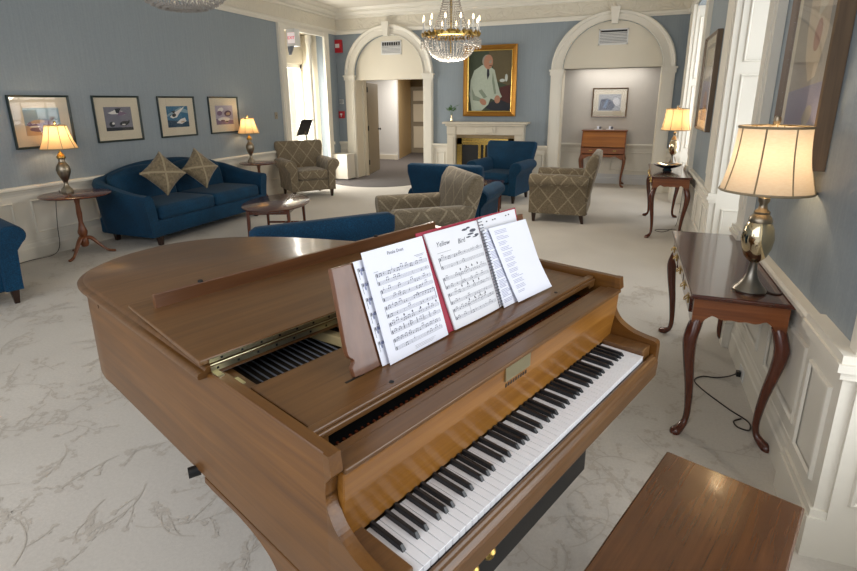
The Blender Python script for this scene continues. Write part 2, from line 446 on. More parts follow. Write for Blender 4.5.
# arch casings: pilasters, imposts, archivolt rings, keystones, tympana
def arch(A, header_z, tymp_y):
    cx = A['cx']
    mb = MB()
    for sg in (-1, 1):
        x0, x1 = sorted((cx+sg*A['ri'], cx+sg*A['ro']))
        mb.box(x0, x1, YB-.045, YB, 0, A['z0']-.1)
        mb.box(x0+.03, x1-.03, YB-.058, YB-.045, .2, A['z0']-.14)
        mb.box(x0-.015, x1+.015, YB-.07, YB, 0, .17)
        mb.box(x0-.03, x1+.03, YB-.09, YB, A['z0']-.03, A['z0']+.0)
        mb.box(x0-.015, x1+.015, YB-.07, YB, A['z0']-.10, A['z0']-.03)
    trim(mb)
    mb = MB(); prof = [(0, 0), (0, .05), (.03, .055), (.05, .035), (.62, .035), (.68, .06), (.9, .075), (1, .06), (1, 0)]
    rs = []
    for k in range(33):
        a = math.pi*k/32; rs.append([(cx+(A['ri']+(A['ro']-A['ri'])*d)*math.cos(a), YB-o, A['z0']+(A['rzi']+(A['rzo']-A['rzi'])*d)*math.sin(a)) for d, o in prof])
    mb.rings(rs, cap=True); trim(mb)
    mb = MB(); zt = A['z0']+A['rzo']
    mb.hexa([(cx-.05, YB-.11, zt-.23), (cx+.05, YB-.11, zt-.23), (cx+.05, YB, zt-.23), (cx-.05, YB, zt-.23)],
            [(cx-.08, YB-.13, zt+.04), (cx+.08, YB-.13, zt+.04), (cx+.08, YB, zt+.04), (cx-.08, YB, zt+.04)])
    trim(mb)
    # soffit lining + tympanum
    mb = MB(); ap = archpts(cx, A['ri'], A['z0'], A['rzi'])
    mb.prism([(cx+A['ri'], header_z), *ap, (cx-A['ri'], header_z)], lambda p, t: (p[0], t, p[1]), tymp_y, tymp_y+.05)
    for sg in (-1, 1):
        x0, x1 = sorted((cx+sg*A['ri'], cx+sg*(A['ri']-.012))); mb.box(x0, x1, YB-.005, YB+.32, 0, header_z)
    mb.box(cx-A['ri'], cx+A['ri'], tymp_y+.05, YB+.32, header_z+.002, header_z+.03)
    trim(mb, M['cream'])
arch(AL, 2.10, YB+.06)
arch(AR, 2.21, YB+.06)
# niche behind the right arch
NX0, NX1, NY = AR['cx']-AR['ri'], AR['cx']+AR['ri'], 11.25
mb = MB(); mb.box(NX0-.25, NX1+.25, NY, NY+.1, 0, 2.4); mb.box(NX0-.25, NX0-.15, YB+.3, NY, 0, 2.4); mb.box(NX1+.15, NX1+.25, YB+.3, NY, 0, 2.4); mb.box(NX0-.25, NX1+.25, YB+.3, NY, 2.3, 2.4)
struct(mb.build('wall_niche', M['niche']))
fn_ = lambda s, o, z: (s, NY-o, z)
struct(wains('niche', NX0-.15, NX1+.15, 2, fn_).build('baseboard_niche', M['whitewall']))
# hall seen through the left arch
mb = MB(); mb.box(-8.2, -6.30, 14.1, 14.2, 0, 2.9); struct(mb.build('wall_hall_end', M['whitewall']))
mb = MB(); mb.box(-8.2, -6.30, 14.07, 14.1, 0, .14); struct(mb.build('baseboard_hall', M['white']))
mb = MB(); mb.hexa([(-6.40,14.15,0),(-6.30,14.2,0),(-6.74,16.2,0),(-6.84,16.2,0)], [(-6.40,14.15,2.9),(-6.30,14.2,2.9),(-6.74,16.2,2.9),(-6.84,16.2,2.9)])
o = struct(mb.build('wall_hall_side', M['yellowwall']))
mb = MB(); mb.box(-8.2, -3.6, 17.6, 17.7, 0, 2.9); mb.box(-3.75, -3.6, 10.7, 17.6, 0, 2.9); mb.box(-8.3, -8.2, 10.7, 17.7, 0, 2.9); struct(mb.build('wall_hall_far', M['yellowwall']))
mb = MB(); mb.box(-8.3, -3.6, 10.7, 17.7, 2.6, 2.7); struct(mb.build('ceiling_hall', M['ceil']))
mb = MB(); mb.box(-8.3, -5.64, 10.70, 10.8, 0, 2.6); struct(mb.build('wall_hall_return', M['whitewall']))
def panel_door(mb, w, h, t=.045, mi=0):
    mb.box(0, w, 0, t, 0, h, mi)
    for (z0, z1) in ((.18, .85), (1.0, 1.55), (1.65, h-.15)):
        for k in (0, 1):
            a = .11 + k*(w-.22+.05)/2; b = a + (w-.22-.05)/2
            mb.box(a, b, -.010, 0, z0, z1, mi); mb.box(a+.04, b-.04, -.035, -.010, z0+.03, z1-.03, mi)
def handle(parent, x, z, y=-.03, m='black'):
    mb = MB(); mb.lathe([(.02, 0), (.02, .01), (.01, .015), (.01, .035), (.027, .045), (.027, .065), (.01, .072)], n=14)
    return mb.build('door_knob', M[m], parent, smooth=True, loc=(x, y+.03, z), rot=(R(90), 0, 0))
o = bpy.data.objects.new('door_1', None); COL.objects.link(o); o.location = (-5.62, 10.95, .01); o.rotation_euler = (0, 0, R(101)); struct(o)
mb = MB(); mb.box(0, .92, 0, .045, 0, 2.06); mb.build('door_leaf', M['doorp'], o, bev=.003)
handle(o, .85, 1.0)
mb = MB()
for z in (.22, 1.0, 1.85): mb.box(-.02, .01, -.015, .05, z, z+.11)
mb.build('door_hinge', M['black'], o)
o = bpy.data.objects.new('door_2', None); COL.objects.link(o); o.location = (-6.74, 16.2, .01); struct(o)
mb = MB(); mb.box(0, .95, 0, .045, 0, 2.1); mb.build('door_leaf', M['doorp'], o)  # pale door; tan put in for the brown reflections around its panels
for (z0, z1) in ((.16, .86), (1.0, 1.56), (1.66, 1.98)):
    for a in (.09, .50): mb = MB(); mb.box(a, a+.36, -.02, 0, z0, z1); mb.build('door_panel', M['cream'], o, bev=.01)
handle(o, .87, 1.0)
# white jamb frame beyond left arch
mb = MB(); mb.box(-5.63, -5.57, YB+.3, YB+.42, 0, 2.1); mb.box(-4.06, -4.0, YB+.3, YB+.42, 0, 2.1); trim(mb, M['cream'])

# casings of the right-hand windows: pilaster strips with plinth blocks
def pil(y0, y1, proud=.05, top=3.027, plinth=True):
    mb = MB(); mb.box(XR-proud, XR, y0, y1, 0, top)
    if top > 1: mb.box(XR-proud-.012, XR-proud, y0+.05, y1-.05, .95, top-.1)
    mb.box(XR-proud-.02, XR, y0-.02, y1+.02, 0, .17)
    mb.box(XR-proud-.012, XR, y0-.012, y1+.012, .17, .20)
    if plinth:
        mb.box(XR-proud-.015, XR, y0-.015, y1+.015, .73, .76); mb.box(XR-proud-.03, XR, y0-.03, y1+.03, .76, .79); mb.box(XR-proud-.02, XR, y0-.02, y1+.02, .79, .82)
        z0, z1, a, b = .27, .66, y0+.06, y1-.06; X = XR-proud
        if b-a > .05:
            prof = [(0, 0), (.004, .012), (.012, .014), (.02, .004)]
            mb.rings([[(X-o_, cs+ds*d, cz+dz*d) for d, o_ in prof] for cs, cz, ds, dz in ((a,z0,1,1),(b,z0,-1,1),(b,z1,-1,-1),(a,z1,1,-1),(a,z0,1,1))], cap=False, closed=False)
    return trim(mb)
pil(1.98, 2.33, .04, .79); mb = MB(); mb.box(XR-.02, XR, 1.98, 2.04, .8, 3.027); trim(mb); pil(3.80, 4.02); pil(5.32, 5.78); pil(7.44, 7.66); pil(9.36, 9.74)
def recess_panels(y, sgn, x0, x1):
    mb = MB(); mb.box(x0, x1, min(y, y+sgn*.015), max(y, y+sgn*.015), 0, 3.0)
    for (z0, z1) in ((.25, .68), (.9, 1.85), (1.95, 2.85)):
        a, b = x0+.05, x1-.03; Y = y+sgn*.015
        prof = [(0, 0), (.004, .012), (.012, .014), (.02, .004)]
        mb.rings([[(cs+ds*d, Y+sgn*o_, cz+dz*d) for d, o_ in prof] for cs, cz, ds, dz in ((a,z0,1,1),(b,z0,-1,1),(b,z1,-1,-1),(a,z1,1,-1),(a,z0,1,1))], cap=False, closed=False)
    return trim(mb)
for i, (a, b) in enumerate(RW):
    recess_panels(b, -1, XR, XR+.34); recess_panels(a, 1, XR, XR+.34)
    mb = MB(); mb.box(XR+.26, XR+.34, a+.015, b-.015, .46, .50); mb.box(XR+.31, XR+.34, a+.015, b-.015, 0, .46); trim(mb)
    w = bpy.data.objects.new('window_%d' % (i+1), None); COL.objects.link(w); struct(w)
    mb = MB(); x0, x1 = XR+.33, XR+.37
    mb.box(x0, x1, a, a+.06, .5, 3.0); mb.box(x0, x1, b-.06, b, .5, 3.0); mb.box(x0, x1, a, b, .5, .57); mb.box(x0, x1, a, b, 2.93, 3.0); mb.box(x0-.01, x1, a, b, 1.70, 1.76)
    for k in (1, 2): y = a+(b-a)*k/3; mb.box(x0+.01, x1-.01, y-.012, y+.012, .5, 3.0)
    for k in (.9, 1.3, 2.15, 2.55): mb.box(x0+.01, x1-.01, a, b, k-.012, k+.012)
    mb.build('window_frame', M['white'], w)
    mb = MB(); mb.box(x0+.018, x0+.022, a, b, .5, 3.0); mb.build('window_pane', M['glass'], w)

# bay at the far left: casing, transom, bright glazed door, columns
mb = MB(); mb.box(XL, XL+.05, 8.33, 8.50, 0, 3.027); mb.box(XL, XL+.05, 9.86, 10.03, 0, 3.027); mb.box(XL+.05, XL+.062, 8.36, 8.47, .2, 2.95); mb.box(XL+.05, XL+.062, 9.89, 10.0, .2, 2.95)
mb.box(XL, XL+.045, 8.51, 9.85, 2.94, 3.02); mb.box(XL, XL+.07, 9.84, 10.05, .76, .82); trim(mb)
mb = MB(); mb.box(XL-.9, XL-.15, 8.40, 8.5, 0, 3.0); mb.box(XL-.9, XL-.15, LB1, LB1+.1, 0, 3.0); mb.box(XL-.9, XL, LB0, LB1, 3.0, 3.08); mb.box(XL-.9, XL, LB0, LB1, -.05, 0.002)
trim(mb, M['cream'])
mb = MB(); mb.box(XL-.6, XL-.5, LB0, LB1, 2.42, 3.0); trim(mb, M['cream'])
w = bpy.data.objects.new('window_4', None); COL.objects.link(w); struct(w)
mb = MB(); x0, x1 = XL-.6, XL-.54
for y in (LB0, 9.12, LB1-.07): mb.box(x0, x1, y, y+.07, 0, 2.42)
mb.box(x0, x1, LB0, LB1, 0, .35); mb.box(x0, x1, LB0, LB1, 2.34, 2.42)
mb.build('window_frame', M['white'], w)
mb = MB(); mb.box(x0+.02, x0+.03, LB0, LB1, .35, 2.34); mb.build('window_pane', M['glass'], w)
mb = MB(); mb.lathe([(.07, 0), (.07, .1), (.055, .12), (.05, 2.8), (.07, 2.84), (.075, 2.98)], (XL-.28, LB1-.09, 0), 20); trim(mb, M['white'], smooth=True)

# ------------------------------------------------------------------ small wall things
def onleft(y0, y1, z0, z1, d): return (XL, XL+d, y0, y1, z0, z1)
def alarm(name, x, z, w, h, label, kind):
    o = empty(name, (x, YB-.001, z), 0, label, 'fire alarm')
    mb = MB(); mb.box(-w/2, w/2, -.05, 0, -h/2, h/2); mb.build('housing', M['alarm'], o, bev=.006)
    mb = MB()
    if kind: mb.box(-w*.35, w*.2, -.07, -.05, -h*.12, h*.18)
    else: mb.box(-w*.2, w*.2, -.06, -.05, -h*.05, h*.2); mb.box(-w*.05, w*.05, -.06, -.05, -h*.3, h*.2)
    mb.build('strobe_lens' if kind else 'pull_handle', M['plastic'], o, bev=.003)
alarm('fire_alarm_strobe', -5.97, 2.80, .17, .26, 'red fire alarm with white strobe lens high beside the left arch', True)
alarm('fire_alarm_pull', -5.97, 1.38, .13, .15, 'small red fire alarm pull box with white T handle low beside the left arch', False)
o = empty('thermostat', (-5.97, YB, 1.66), 0, 'round grey thermostat on the blue wall above the red pull box', 'thermostat')
mb = MB(); mb.box(-.05, .05, -.015, 0, -.05, .05); mb.build('back_plate', M['plastic'], o, bev=.004)
mb = MB(); mb.lathe([(.045, 0), (.042, .02), (.02, .025)], n=20); mb.build('dial', M['steel'], o, smooth=True, loc=(0, -.015, 0), rot=(R(90), 0, 0))
o = empty('light_switch', (XL, 8.13, 1.42), 0, 'tan light switch plate on the left blue wall beside the bay casing', 'light switch')
mb = MB(); mb.box(0, .008, -.04, .04, -.06, .06); mb.build('switch_plate', M['doorp'], o, bev=.002)
mb = MB(); mb.box(.008, .02, -.008, .008, -.015, .015); mb.build('toggle', M['doorp'], o)
# exit sign on a bracket
o = empty('exit_sign', (XL+.02, 8.60, 2.80), 0, 'white exit sign with red letters hanging at the bay on the left', 'exit sign')
mb = MB(); mb.box(0, .18, 0, .16, -.15, .15); mb.build('sign_case', M['plastic'], o, bev=.004)
mb = MB(); mb.hexa([(.02,.01,-.30),(.05,.01,-.30),(.05,.05,-.30),(.02,.05,-.30)], [(.0,.01,-.15),(.12,.01,-.15),(.12,.05,-.15),(.0,.05,-.15)]); mb.build('bracket', M['grey'], o)
def text_mesh(s, size, mat, name, parent, loc, rot, ext=.001, shear=0):
    c = bpy.data.curves.new(name, 'FONT'); c.body = s; c.size = size; c.extrude = ext; c.align_x = 'CENTER'; c.align_y = 'CENTER'; c.shear = shear
    t = bpy.data.objects.new(name, c); COL.objects.link(t)
    dg = bpy.context.evaluated_depsgraph_get(); me = bpy.data.meshes.new_from_object(t.evaluated_get(dg))
    bpy.data.objects.remove(t); me.materials.clear(); me.materials.append(mat)
    ob = bpy.data.objects.new(name, me); COL.objects.link(ob); ob.parent = parent; ob.location = loc; ob.rotation_euler = rot
    return ob
mb = MB(); mb.box(.025, .175, -.003, 0, -.10, .08); mb.build('sign_face', M['exit'], o)
text_mesh('EXIT', .072, M['exitr'], 'lettering', o, (.10, -.005, -.01), (R(90), 0, 0), .002)
# wall vents
def vent(x, z, w, h, label, dark):
    o = empty('wall_vent', (x, YB+.06, z), 0, label, 'vent', 'air vents inside the arch heads')
    mb = MB(); mb.box(-w/2, w/2, -.012, 0, -h/2, -h/2+.02); mb.box(-w/2, w/2, -.012, 0, h/2-.02, h/2); mb.box(-w/2, -w/2+.02, -.012, 0, -h/2, h/2); mb.box(w/2-.02, w/2, -.012, 0, -h/2, h/2)
    mb.box(-w/2, w/2, -.012, 0, -.005, .005); mb.build('vent_frame', M['plastic'], o)
    mb = MB(); mb.box(-w/2+.02, w/2-.02, -.003, 0, -h/2+.02, h/2-.02); mb.build('backing', M['grey'], o)
    mb = MB()
    for k in range(9):
        z0 = -h/2+.02+(h-.04)*k/9
        mb.hexa([(-w/2+.02,-.012,z0),(w/2-.02,-.012,z0),(w/2-.02,-.009,z0),(-w/2+.02,-.009,z0)], [(-w/2+.02,-.004,z0+.018),(w/2-.02,-.004,z0+.018),(w/2-.02,-.001,z0+.018),(-w/2+.02,-.001,z0+.018)])
    mb.build('louvre', M['plastic'], o)
    if dark:
        mb = MB()
        for k in range(8): mb.box(-w/2+.03+k*.052, -w/2+.06+k*.052, -.014, -.004, h/2-.09, h/2-.03)
        mb.build('damper', M['dark'], o)
    else:
        mb = MB(); mb.box(-w/2+.03, w/2-.03, -.014, -.004, h/2-.05, h/2-.03); mb.build('damper', M['dark'], o)
vent(-4.77, 2.73, .46, .27, 'white louvred vent with dark slots in the left arch head', True)
vent(-.42, 2.735, .50, .27, 'pale grey louvred vent in the right arch head', False)
# white radiator cabinet beside the left arch
o = empty('white_cabinet', (-5.84, 10.12, 0), 0, 'low white boxy cabinet at the wall by the left arch', 'cabinet')
mb = MB(); mb.box(-.19, .19, -.17, .17, .02, .53); mb.build('body', M['white'], o, bev=.006)
mb = MB(); mb.box(-.20, .20, -.18, .18, .53, .56); mb.build('top', M['white'], o, bev=.006)

# ------------------------------------------------------------------ framed pictures
def framed(name, label, cat, group, w, h, fw, fd, fm, mat_w, matm, art, loc, rot, glassy=True, adv=0):
    o = empty(name, loc, 0, label, cat, group); o.rotation_euler = rot   # local: x right, z up, -y out
    mb = MB(); prof = [(0, 0), (0, fd), (fw*.3, fd*1.1), (fw*.8, fd*.75), (fw, fd*.6), (fw, 0)]
    W, H = w/2, h/2
    mb.rings([[(sx*(W-d), -q, sz*(H-d)) for d, q in prof] for sx, sz in ((-1,-1),(1,-1),(1,1),(-1,1),(-1,-1))], cap=False)
    mb.build('frame', M[fm] if isinstance(fm, str) else fm, o)
    W2, H2 = W-fw*.9, H-fw*.9
    if mat_w:
        mb = MB(); mb.box(-W2, W2, -.008-adv, -.003-adv, -H2, H2); mb.build('mat_board', M[matm], o)
    W3, H3 = W2-mat_w, H2-mat_w
    shapes, mats = art
    mb = MB(); mb.box(-W3, W3, -.0095-adv, -.004-adv, -H3, H3, 0)
    for i, (mi, poly) in enumerate(shapes):
        if isinstance(poly, tuple) and poly[0] == 'e':
            _, cx, cz, rx, rz, rt = poly
            poly = [(cx+rx*math.cos(a)*math.cos(rt)-rz*math.sin(a)*math.sin(rt), cz+rx*math.cos(a)*math.sin(rt)+rz*math.sin(a)*math.cos(rt)) for a in [2*math.pi*k/20 for k in range(20)]]
        d = -.0096 - i*.00012 - adv
        mb.add([(x*W3, d, z*H3) for x, z in poly], [tuple(range(len(poly)))], mi)
    mb.build('picture', mats, o)
    if glassy:
        mb = MB(); mb.box(-W2, W2, -fd*.6-adv*.5, -fd*.6+.002-adv*.5, -H2, H2); mb.build('glass', M['glass'], o)
    return o
def cm(n, c): 
    if n not in M: M[n] = plain(n, c, .75, .12, 25)
    return M[n]
E_ = lambda *a: ('e',) + a
# four bird prints on the left wall
sky1, mauve, buff, whit, dk, brn, blu, gry = cm('art_sky', '#7e9aa8'), cm('art_mauve', '#75607a'), cm('art_buff', '#b39a80'), cm('art_white', '#d5d3cf'), cm('art_dark', '#22262e'), cm('art_brown', '#5d4238'), cm('art_blue', '#2c6485'), cm('art_grey', '#737380')
mats = [sky1, mauve, buff, whit, dk, brn]
A1 = ([(2, [(-1,-1),(1,-1),(1,-.35),(-1,-.25)]), (1, E_(-.15,-.15,.75,.28,.05)), (2, E_(-.3,.0,.4,.14,.1)), (1, E_(-.1,-.55,.7,.2,0)), (5, E_(.55,.25,.16,.1,.3)), (5, [(.3,.0),(.6,.3),(.65,.2),(.45,-.1)]), (4, E_(.6,.28,.05,.05,0)), (3, E_(-.5,-.35,.3,.06,0))], mats)
mats2 = [gry, mauve, buff, whit, dk, brn]
A2 = ([(4, [(-1,-1),(1,-1),(1,-.75),(-1,-.7)]), (3, [(-.75,.5),(-.2,.75),(.3,.65),(.5,.35),(.2,.25),(-.1,.4),(-.5,.4)]), (4, [(-.2,.85),(.25,.9),(.05,.45),(-.15,.5)]), (1, [(-.1,.3),(.15,.65),(.7,.45),(.2,.25)]), (4, E_(-.55,-.45,.2,.22,0)), (3, E_(-.45,-.38,.1,.1,0)), (4, E_(.35,-.4,.34,.2,.2)), (4, [(.5,-.3),(.8,-.1),(.75,-.35),(.55,-.55)]), (3, E_(.3,-.5,.14,.06,0))], mats2)
mats3 = [blu, sky1, buff, whit, dk, cm('art_deep', '#173d55')]
A3 = ([(5, [(-1,-1),(1,-1),(1,-.5),(-1,-.3)]), (1, [(-1,.2),(.3,.9),(1,.6),(1,.3),(0,.5),(-1,0)]), (3, [(-.75,.0),(-.35,.35),(.75,1),(.1,.25),(-.1,-.05),(-.5,-.15)]), (4, E_(-.35,.15,.2,.16,.5)), (4, [(-.6,.5),(-.2,.6),(-.3,.3)]), (3, [(-.2,-.6),(.2,-.25),(.65,-.1),(.75,-.45),(.3,-.7)]), (2, E_(.4,-.5,.2,.07,.2))], mats3)
mats4 = [cm('art_pale', '#a39cab'), mauve, buff, whit, dk, cm('art_plum', '#5a4356')]
A4 = ([(1, [(-1,-1),(1,-1),(1,-.6),(-1,-.4)]), (3, E_(-.4,.55,.35,.22,.4)), (1, E_(-.55,.2,.3,.25,.3)), (3, E_(-.1,-.45,.7,.22,0)), (5, E_(.4,.15,.42,.32,.2)), (2, E_(.42,.12,.25,.17,.2)), (5, E_(-.25,-.6,.25,.1,0)), (4, E_(.2,-.7,.2,.08,0))], mats4)
G = 'bird prints in dark frames on the left wall'
for (yc, art, lab) in ((3.96, A1, 'framed print of brown resting ducks, behind the nearest lamp, leftmost of the four'), (4.90, A2, 'framed grey print of one flying and two swimming birds, second from the left'),
                       (5.85, A3, 'framed bird print with a bright blue sea and white birds, third of the four'), (6.79, A4, 'framed pale mauve print of a nesting bird, above the far left lamp')):
    framed('bird_print', lab, 'framed picture', G, .655, .56, .022, .025, 'frame_dark', .115, 'mat', art, (XL+.002, yc, 1.465), (0, 0, R(90)))
# portrait above the mantel
pm = [cm('portrait_ground', '#3a4230'), cm('coat', '#a9b3a4'), cm('coat_shade', '#7c8878'), cm('skin', '#a87a62'), cm('trouser', '#20242e'), cm('chair_red', '#4a2420'), cm('shirt', '#b9c0bb'), cm('hair', '#8d8a80'), cm('warm_ground', '#5b5138')]
PA = ([(8, [(-.1,1),(1,1),(1,-.2),(.3,.0)]), (5, [(.45,-.2),(1,-.1),(1,-1),(.2,-1),(.3,-.5)]), (4, [(-.2,-.85),(.2,-.95),(.95,-.95),(1,-.75),(.5,-.6),(.1,-.65)]),
       (1, [(-.78,-1),(-.9,-.4),(-.85,.05),(-.7,.35),(-.35,.52),(-.05,.5),(.2,.35),(.3,.05),(.45,-.35),(.55,-.5),(.3,-.62),(.05,-.55),(-.05,-.75),(-.35,-.95)]),
       (2, [(-.5,-.3),(-.25,-.55),(-.1,-.5),(-.35,-.25)]), (2, [(-.8,-.2),(-.65,-.45),(-.15,-.62),(-.15,-.68),(-.75,-.6)]), (2, [(.12,.3),(.2,.0),(.3,-.4),(.2,-.4),(.1,.0)]),
       (6, [(-.25,.5),(-.02,.5),(-.05,.2)]), (4, [(-.13,.45),(-.05,.46),(-.02,.2),(-.1,.05),(-.14,.2)]),
       (7, E_(-.14,.64,.21,.20,0)), (3, E_(-.08,.61,.20,.23,0)), (2, [(-.02,.66),(.08,.66),(.08,.64),(-.02,.64)]), (5, [(-.04,.50),(.08,.51),(.08,.49),(-.04,.48)]), (3, E_(-.28,-.66,.16,.10,-.4)), (3, E_(.35,-.58,.13,.13,.3)), (7, E_(-.0,.6,.06,.03,0)),
       (6, E_(.55,.02,.12,.05,0)), (6, E_(.72,.1,.06,.12,0))], pm)
o = framed('portrait_painting', 'large gilt framed portrait of a seated man in a white coat, hung above the fireplace', 'painting', None, 1.06, 1.33, .085, .05, 'giltf', 0, 'mat', PA, (-2.64, YB-.002, 2.02), (0, 0, 0), False)
mb = MB(); mb.rings([[(sx*(.445-d), -q, sz*(.58-d)) for d, q in ((0, .0), (0, .045), (.02, .03), (.02, 0))] for sx, sz in ((-1,-1),(1,-1),(1,1),(-1,1),(-1,-1))], cap=False); mb.build('inner_gilt_edge', M['gold'], o)
o_fr = [c for c in o.children if c.name.startswith('frame')][0]
# niche picture
nm = [cm('np_grey', '#9a9ca2'), cm('np_dark', '#343c55'), cm('np_light', '#c8c8cc'), cm('np_blue', '#5d7599')]
NA = ([(1, [(-.9,-.9),(.3,-.9),(.4,.1),(-.2,.5),(-.8,.4)]), (3, [(-.6,-.6),(-.3,.3),(-.1,.35),(-.3,-.7)]), (2, E_(.6,.1,.3,.5,.2)), (1, E_(.25,-.4,.25,.3,0))], nm)
framed('niche_picture', 'small blue and grey framed picture hanging above the writing desk in the niche', 'framed picture', None, .66, .56, .025, .025, 'frame_brown', .10, 'mat', NA, (-.42, NY-.002, 1.60), (0, 0, 0))
# right wall pictures
rm = [cm('rp_ground', '#8d8478'), cm('rp_shell', '#b7a58c'), cm('rp_rose', '#9a6a58'), cm('rp_violet', '#746e86'), cm('rp_pale', '#c6bca8')]
RA = ([(3, [(-1,-1),(1,-1),(1,-.35),(-1,-.45)]), (1, [(-.5,1),(.7,1),(.75,.1),(.45,-.3),(.1,-.35),(-.25,-.1),(-.4,.2)]), (4, [(.0,.9),(.5,.9),(.5,.4),(.1,.3)]), (2, E_(.25,.12,.2,.16,.3)), (3, E_(-.6,-.7,.3,.12,0)), (0, E_(.4,-.7,.25,.1,.2))], rm)
framed('large_framed_print', 'very large glazed print in a brown frame, on the right wall above the nearest lamp', 'framed picture', None, .72, 1.05, .028, .06, 'frame_brown', .07, 'mat', RA, (XR-.002, 3.03, 1.87), (0, 0, R(-90)), adv=.028)
framed('tall_framed_print', 'tall brown framed print on the right wall between the two window bays', 'framed picture', None, .98, 1.02, .03, .05, 'frame_brown', .08, 'mat', ([(3, [(-1,-1),(1,-1),(1,0),(-1,.1)]), (4, [(-.8,.1),(.8,.2),(.6,.9),(-.6,.9)]), (2, E_(0,-.5,.4,.3,0))], rm), (XR-.002, 6.78, 1.82), (0, 0, R(-90)), adv=.022)

# ------------------------------------------------------------------ fireplace
FX = -2.68
o = empty('fireplace', (FX, YB, 0), 0, 'carved cream marble fireplace surround with brass doors below the portrait', 'fireplace')
mb = MB(); mb.box(-.80, .80, -.24, 0, 1.17, 1.21); mb.box(-.86, .86, -.27, 0, 1.21, 1.25); mb.build('mantel_shelf', M['stone'], o, bev=.008)
mb = MB(); mb.box(-.78, .78, -.19, 0, 1.0, 1.17)
for x0, x1 in ((-.78, -.60), (.60, .78), (-.22, .22)): mb.box(x0, x1, -.205, -.19, 1.01, 1.16)
mb.puff((0, -.2, 1.085), (.34, .03, .10), .014, 4); mb.build('frieze_board', M['stone'], o, bev=.004)
for sg in (-1, 1):
    mb = MB(); a, b = sorted((sg*.60, sg*.78)); mb.box(a, b, -.18, 0, 0, 1.0); mb.box(a+.04, b-.04, -.192, -.18, .2, .94); mb.box(a-.01, b+.01, -.2, 0, 0, .14); mb.build('jamb_pilaster', M['stone'], o, bev=.004)
mb = MB(); mb.box(-.60, .60, -.10, 0, .93, 1.0); mb.box(-.60, -.58, -.10, 0, 0, .93); mb.box(.58, .60, -.10, 0, 0, .93); mb.build('slip', cm('slip_marble', '#a8926f'), o)
mb = MB(); mb.box(-.58, .58, -.08, 0, 0, .93); mb.build('firebox', M['soot'], o)
mb = MB()
for a, b, z0, z1 in ((-.58, .58, .80, .93), (-.58, -.47, 0, .93), (.47, .58, 0, .93), (-.58, .58, .0, .07), (-.13, -.07, .07, .80), (.07, .13, .07, .80), (-.02, .02, .07, .80)): mb.box(a, b, -.15, -.11, z0, z1)
mb.tube([(-.45, -.165, .865), (.45, -.165, .865)], .012, 10)
mb.build('brass_door_frame', M['gold'], o, bev=.006)
mb = MB(); mb.box(-.47, .47, -.12, -.115, .07, .80); mb.build('glass_door', M['black'], o)
mb = MB(); mb.lathe([(.012, 0), (.018, .02), (.01, .035)], n=10); mb.build('door_pull', M['gold'], o, smooth=True, loc=(-.10, -.15, .42), rot=(R(90), 0, 0))
# bud vase
o = empty('bud_vase', (FX-.70, YB-.14, 1.25), 0, 'slim glass vase of green leaves on the left end of the mantel', 'vase')
mb = MB(); mb.lathe([(.025, 0), (.028, .02), (.018, .07), (.013, .12), (.02, .14)], n=16); mb.build('vase', M['merc'], o, smooth=True)
mb = MB()
for k in range(4): a = k*1.7; mb.tube([(0, 0, .1), (.03*math.cos(a), .02*math.sin(a), .2), (.09*math.cos(a), .06*math.sin(a), .27)], .003, 5)
mb.build('stem', M['leafm'], o)
mb = MB()
for k in range(16):
    a = k*2.4; r = .04+.10*random.random(); z = .22+.10*random.random(); c = Vector((r*math.cos(a)*1.2, r*.6*math.sin(a), z))
    d = Vector((math.cos(a), .5*math.sin(a), .4)).normalized()*.05; n = Vector((-math.sin(a), math.cos(a), .2))*.022
    mb.add([c-d, c+n, c+d, c-n, c+Vector((0, 0, .006))], [(0, 1, 4), (1, 2, 4), (2, 3, 4), (3, 0, 4), (0, 3, 2, 1)])
mb.build('leaf', M['leafm'], o)

# ------------------------------------------------------------------ tables
def cab_path(dx, dy, h):
    return [(0, 0, h), (dx*.012, dy*.012, h*.93), (dx*.022, dy*.022, h*.82), (dx*.016, dy*.016, h*.66), (dx*.0, dy*.0, h*.42), (-dx*.008, -dy*.008, h*.2), (-dx*.004, -dy*.004, h*.09), (dx*.012, dy*.012, h*.04), (dx*.03, dy*.03, h*.012), (dx*.03, dy*.03, 0)]
def cab_leg(dx, dy, h, parent, m, at, s=1.0):
    mb = MB(); p = catmull(cab_path(dx*1.2*s, dy*1.2*s, h), 4)
    rr = [.026, .030, .031, .026, .020, .0155, .0145, .020, .026, .024]; R2 = []
    for i in range(len(rr)-1):
        for k in range(4): R2.append((rr[i]+(rr[i+1]-rr[i])*k/4)*s)
    R2.append(rr[-1]*s); mb.tube(p, R2, 12); return mb.build('leg', m, parent, smooth='full', loc=at)
def scallop(x0, x1, ztop, zl, n=28):
    pts = [(x1, ztop), (x0, ztop)]
    for k in range(n+1):
        t = k/n; e = abs(2*t-1); d = zl + (.055*(1-min(1, max(0, (e-.55)/.3)))) - .02*math.exp(-((t-.5)/.08)**2)*1.2 if e < .9 else zl
        if e < .85: d -= .012*math.cos(t*math.pi*6)
        pts.append((x0+(x1-x0)*t, d))
    return pts
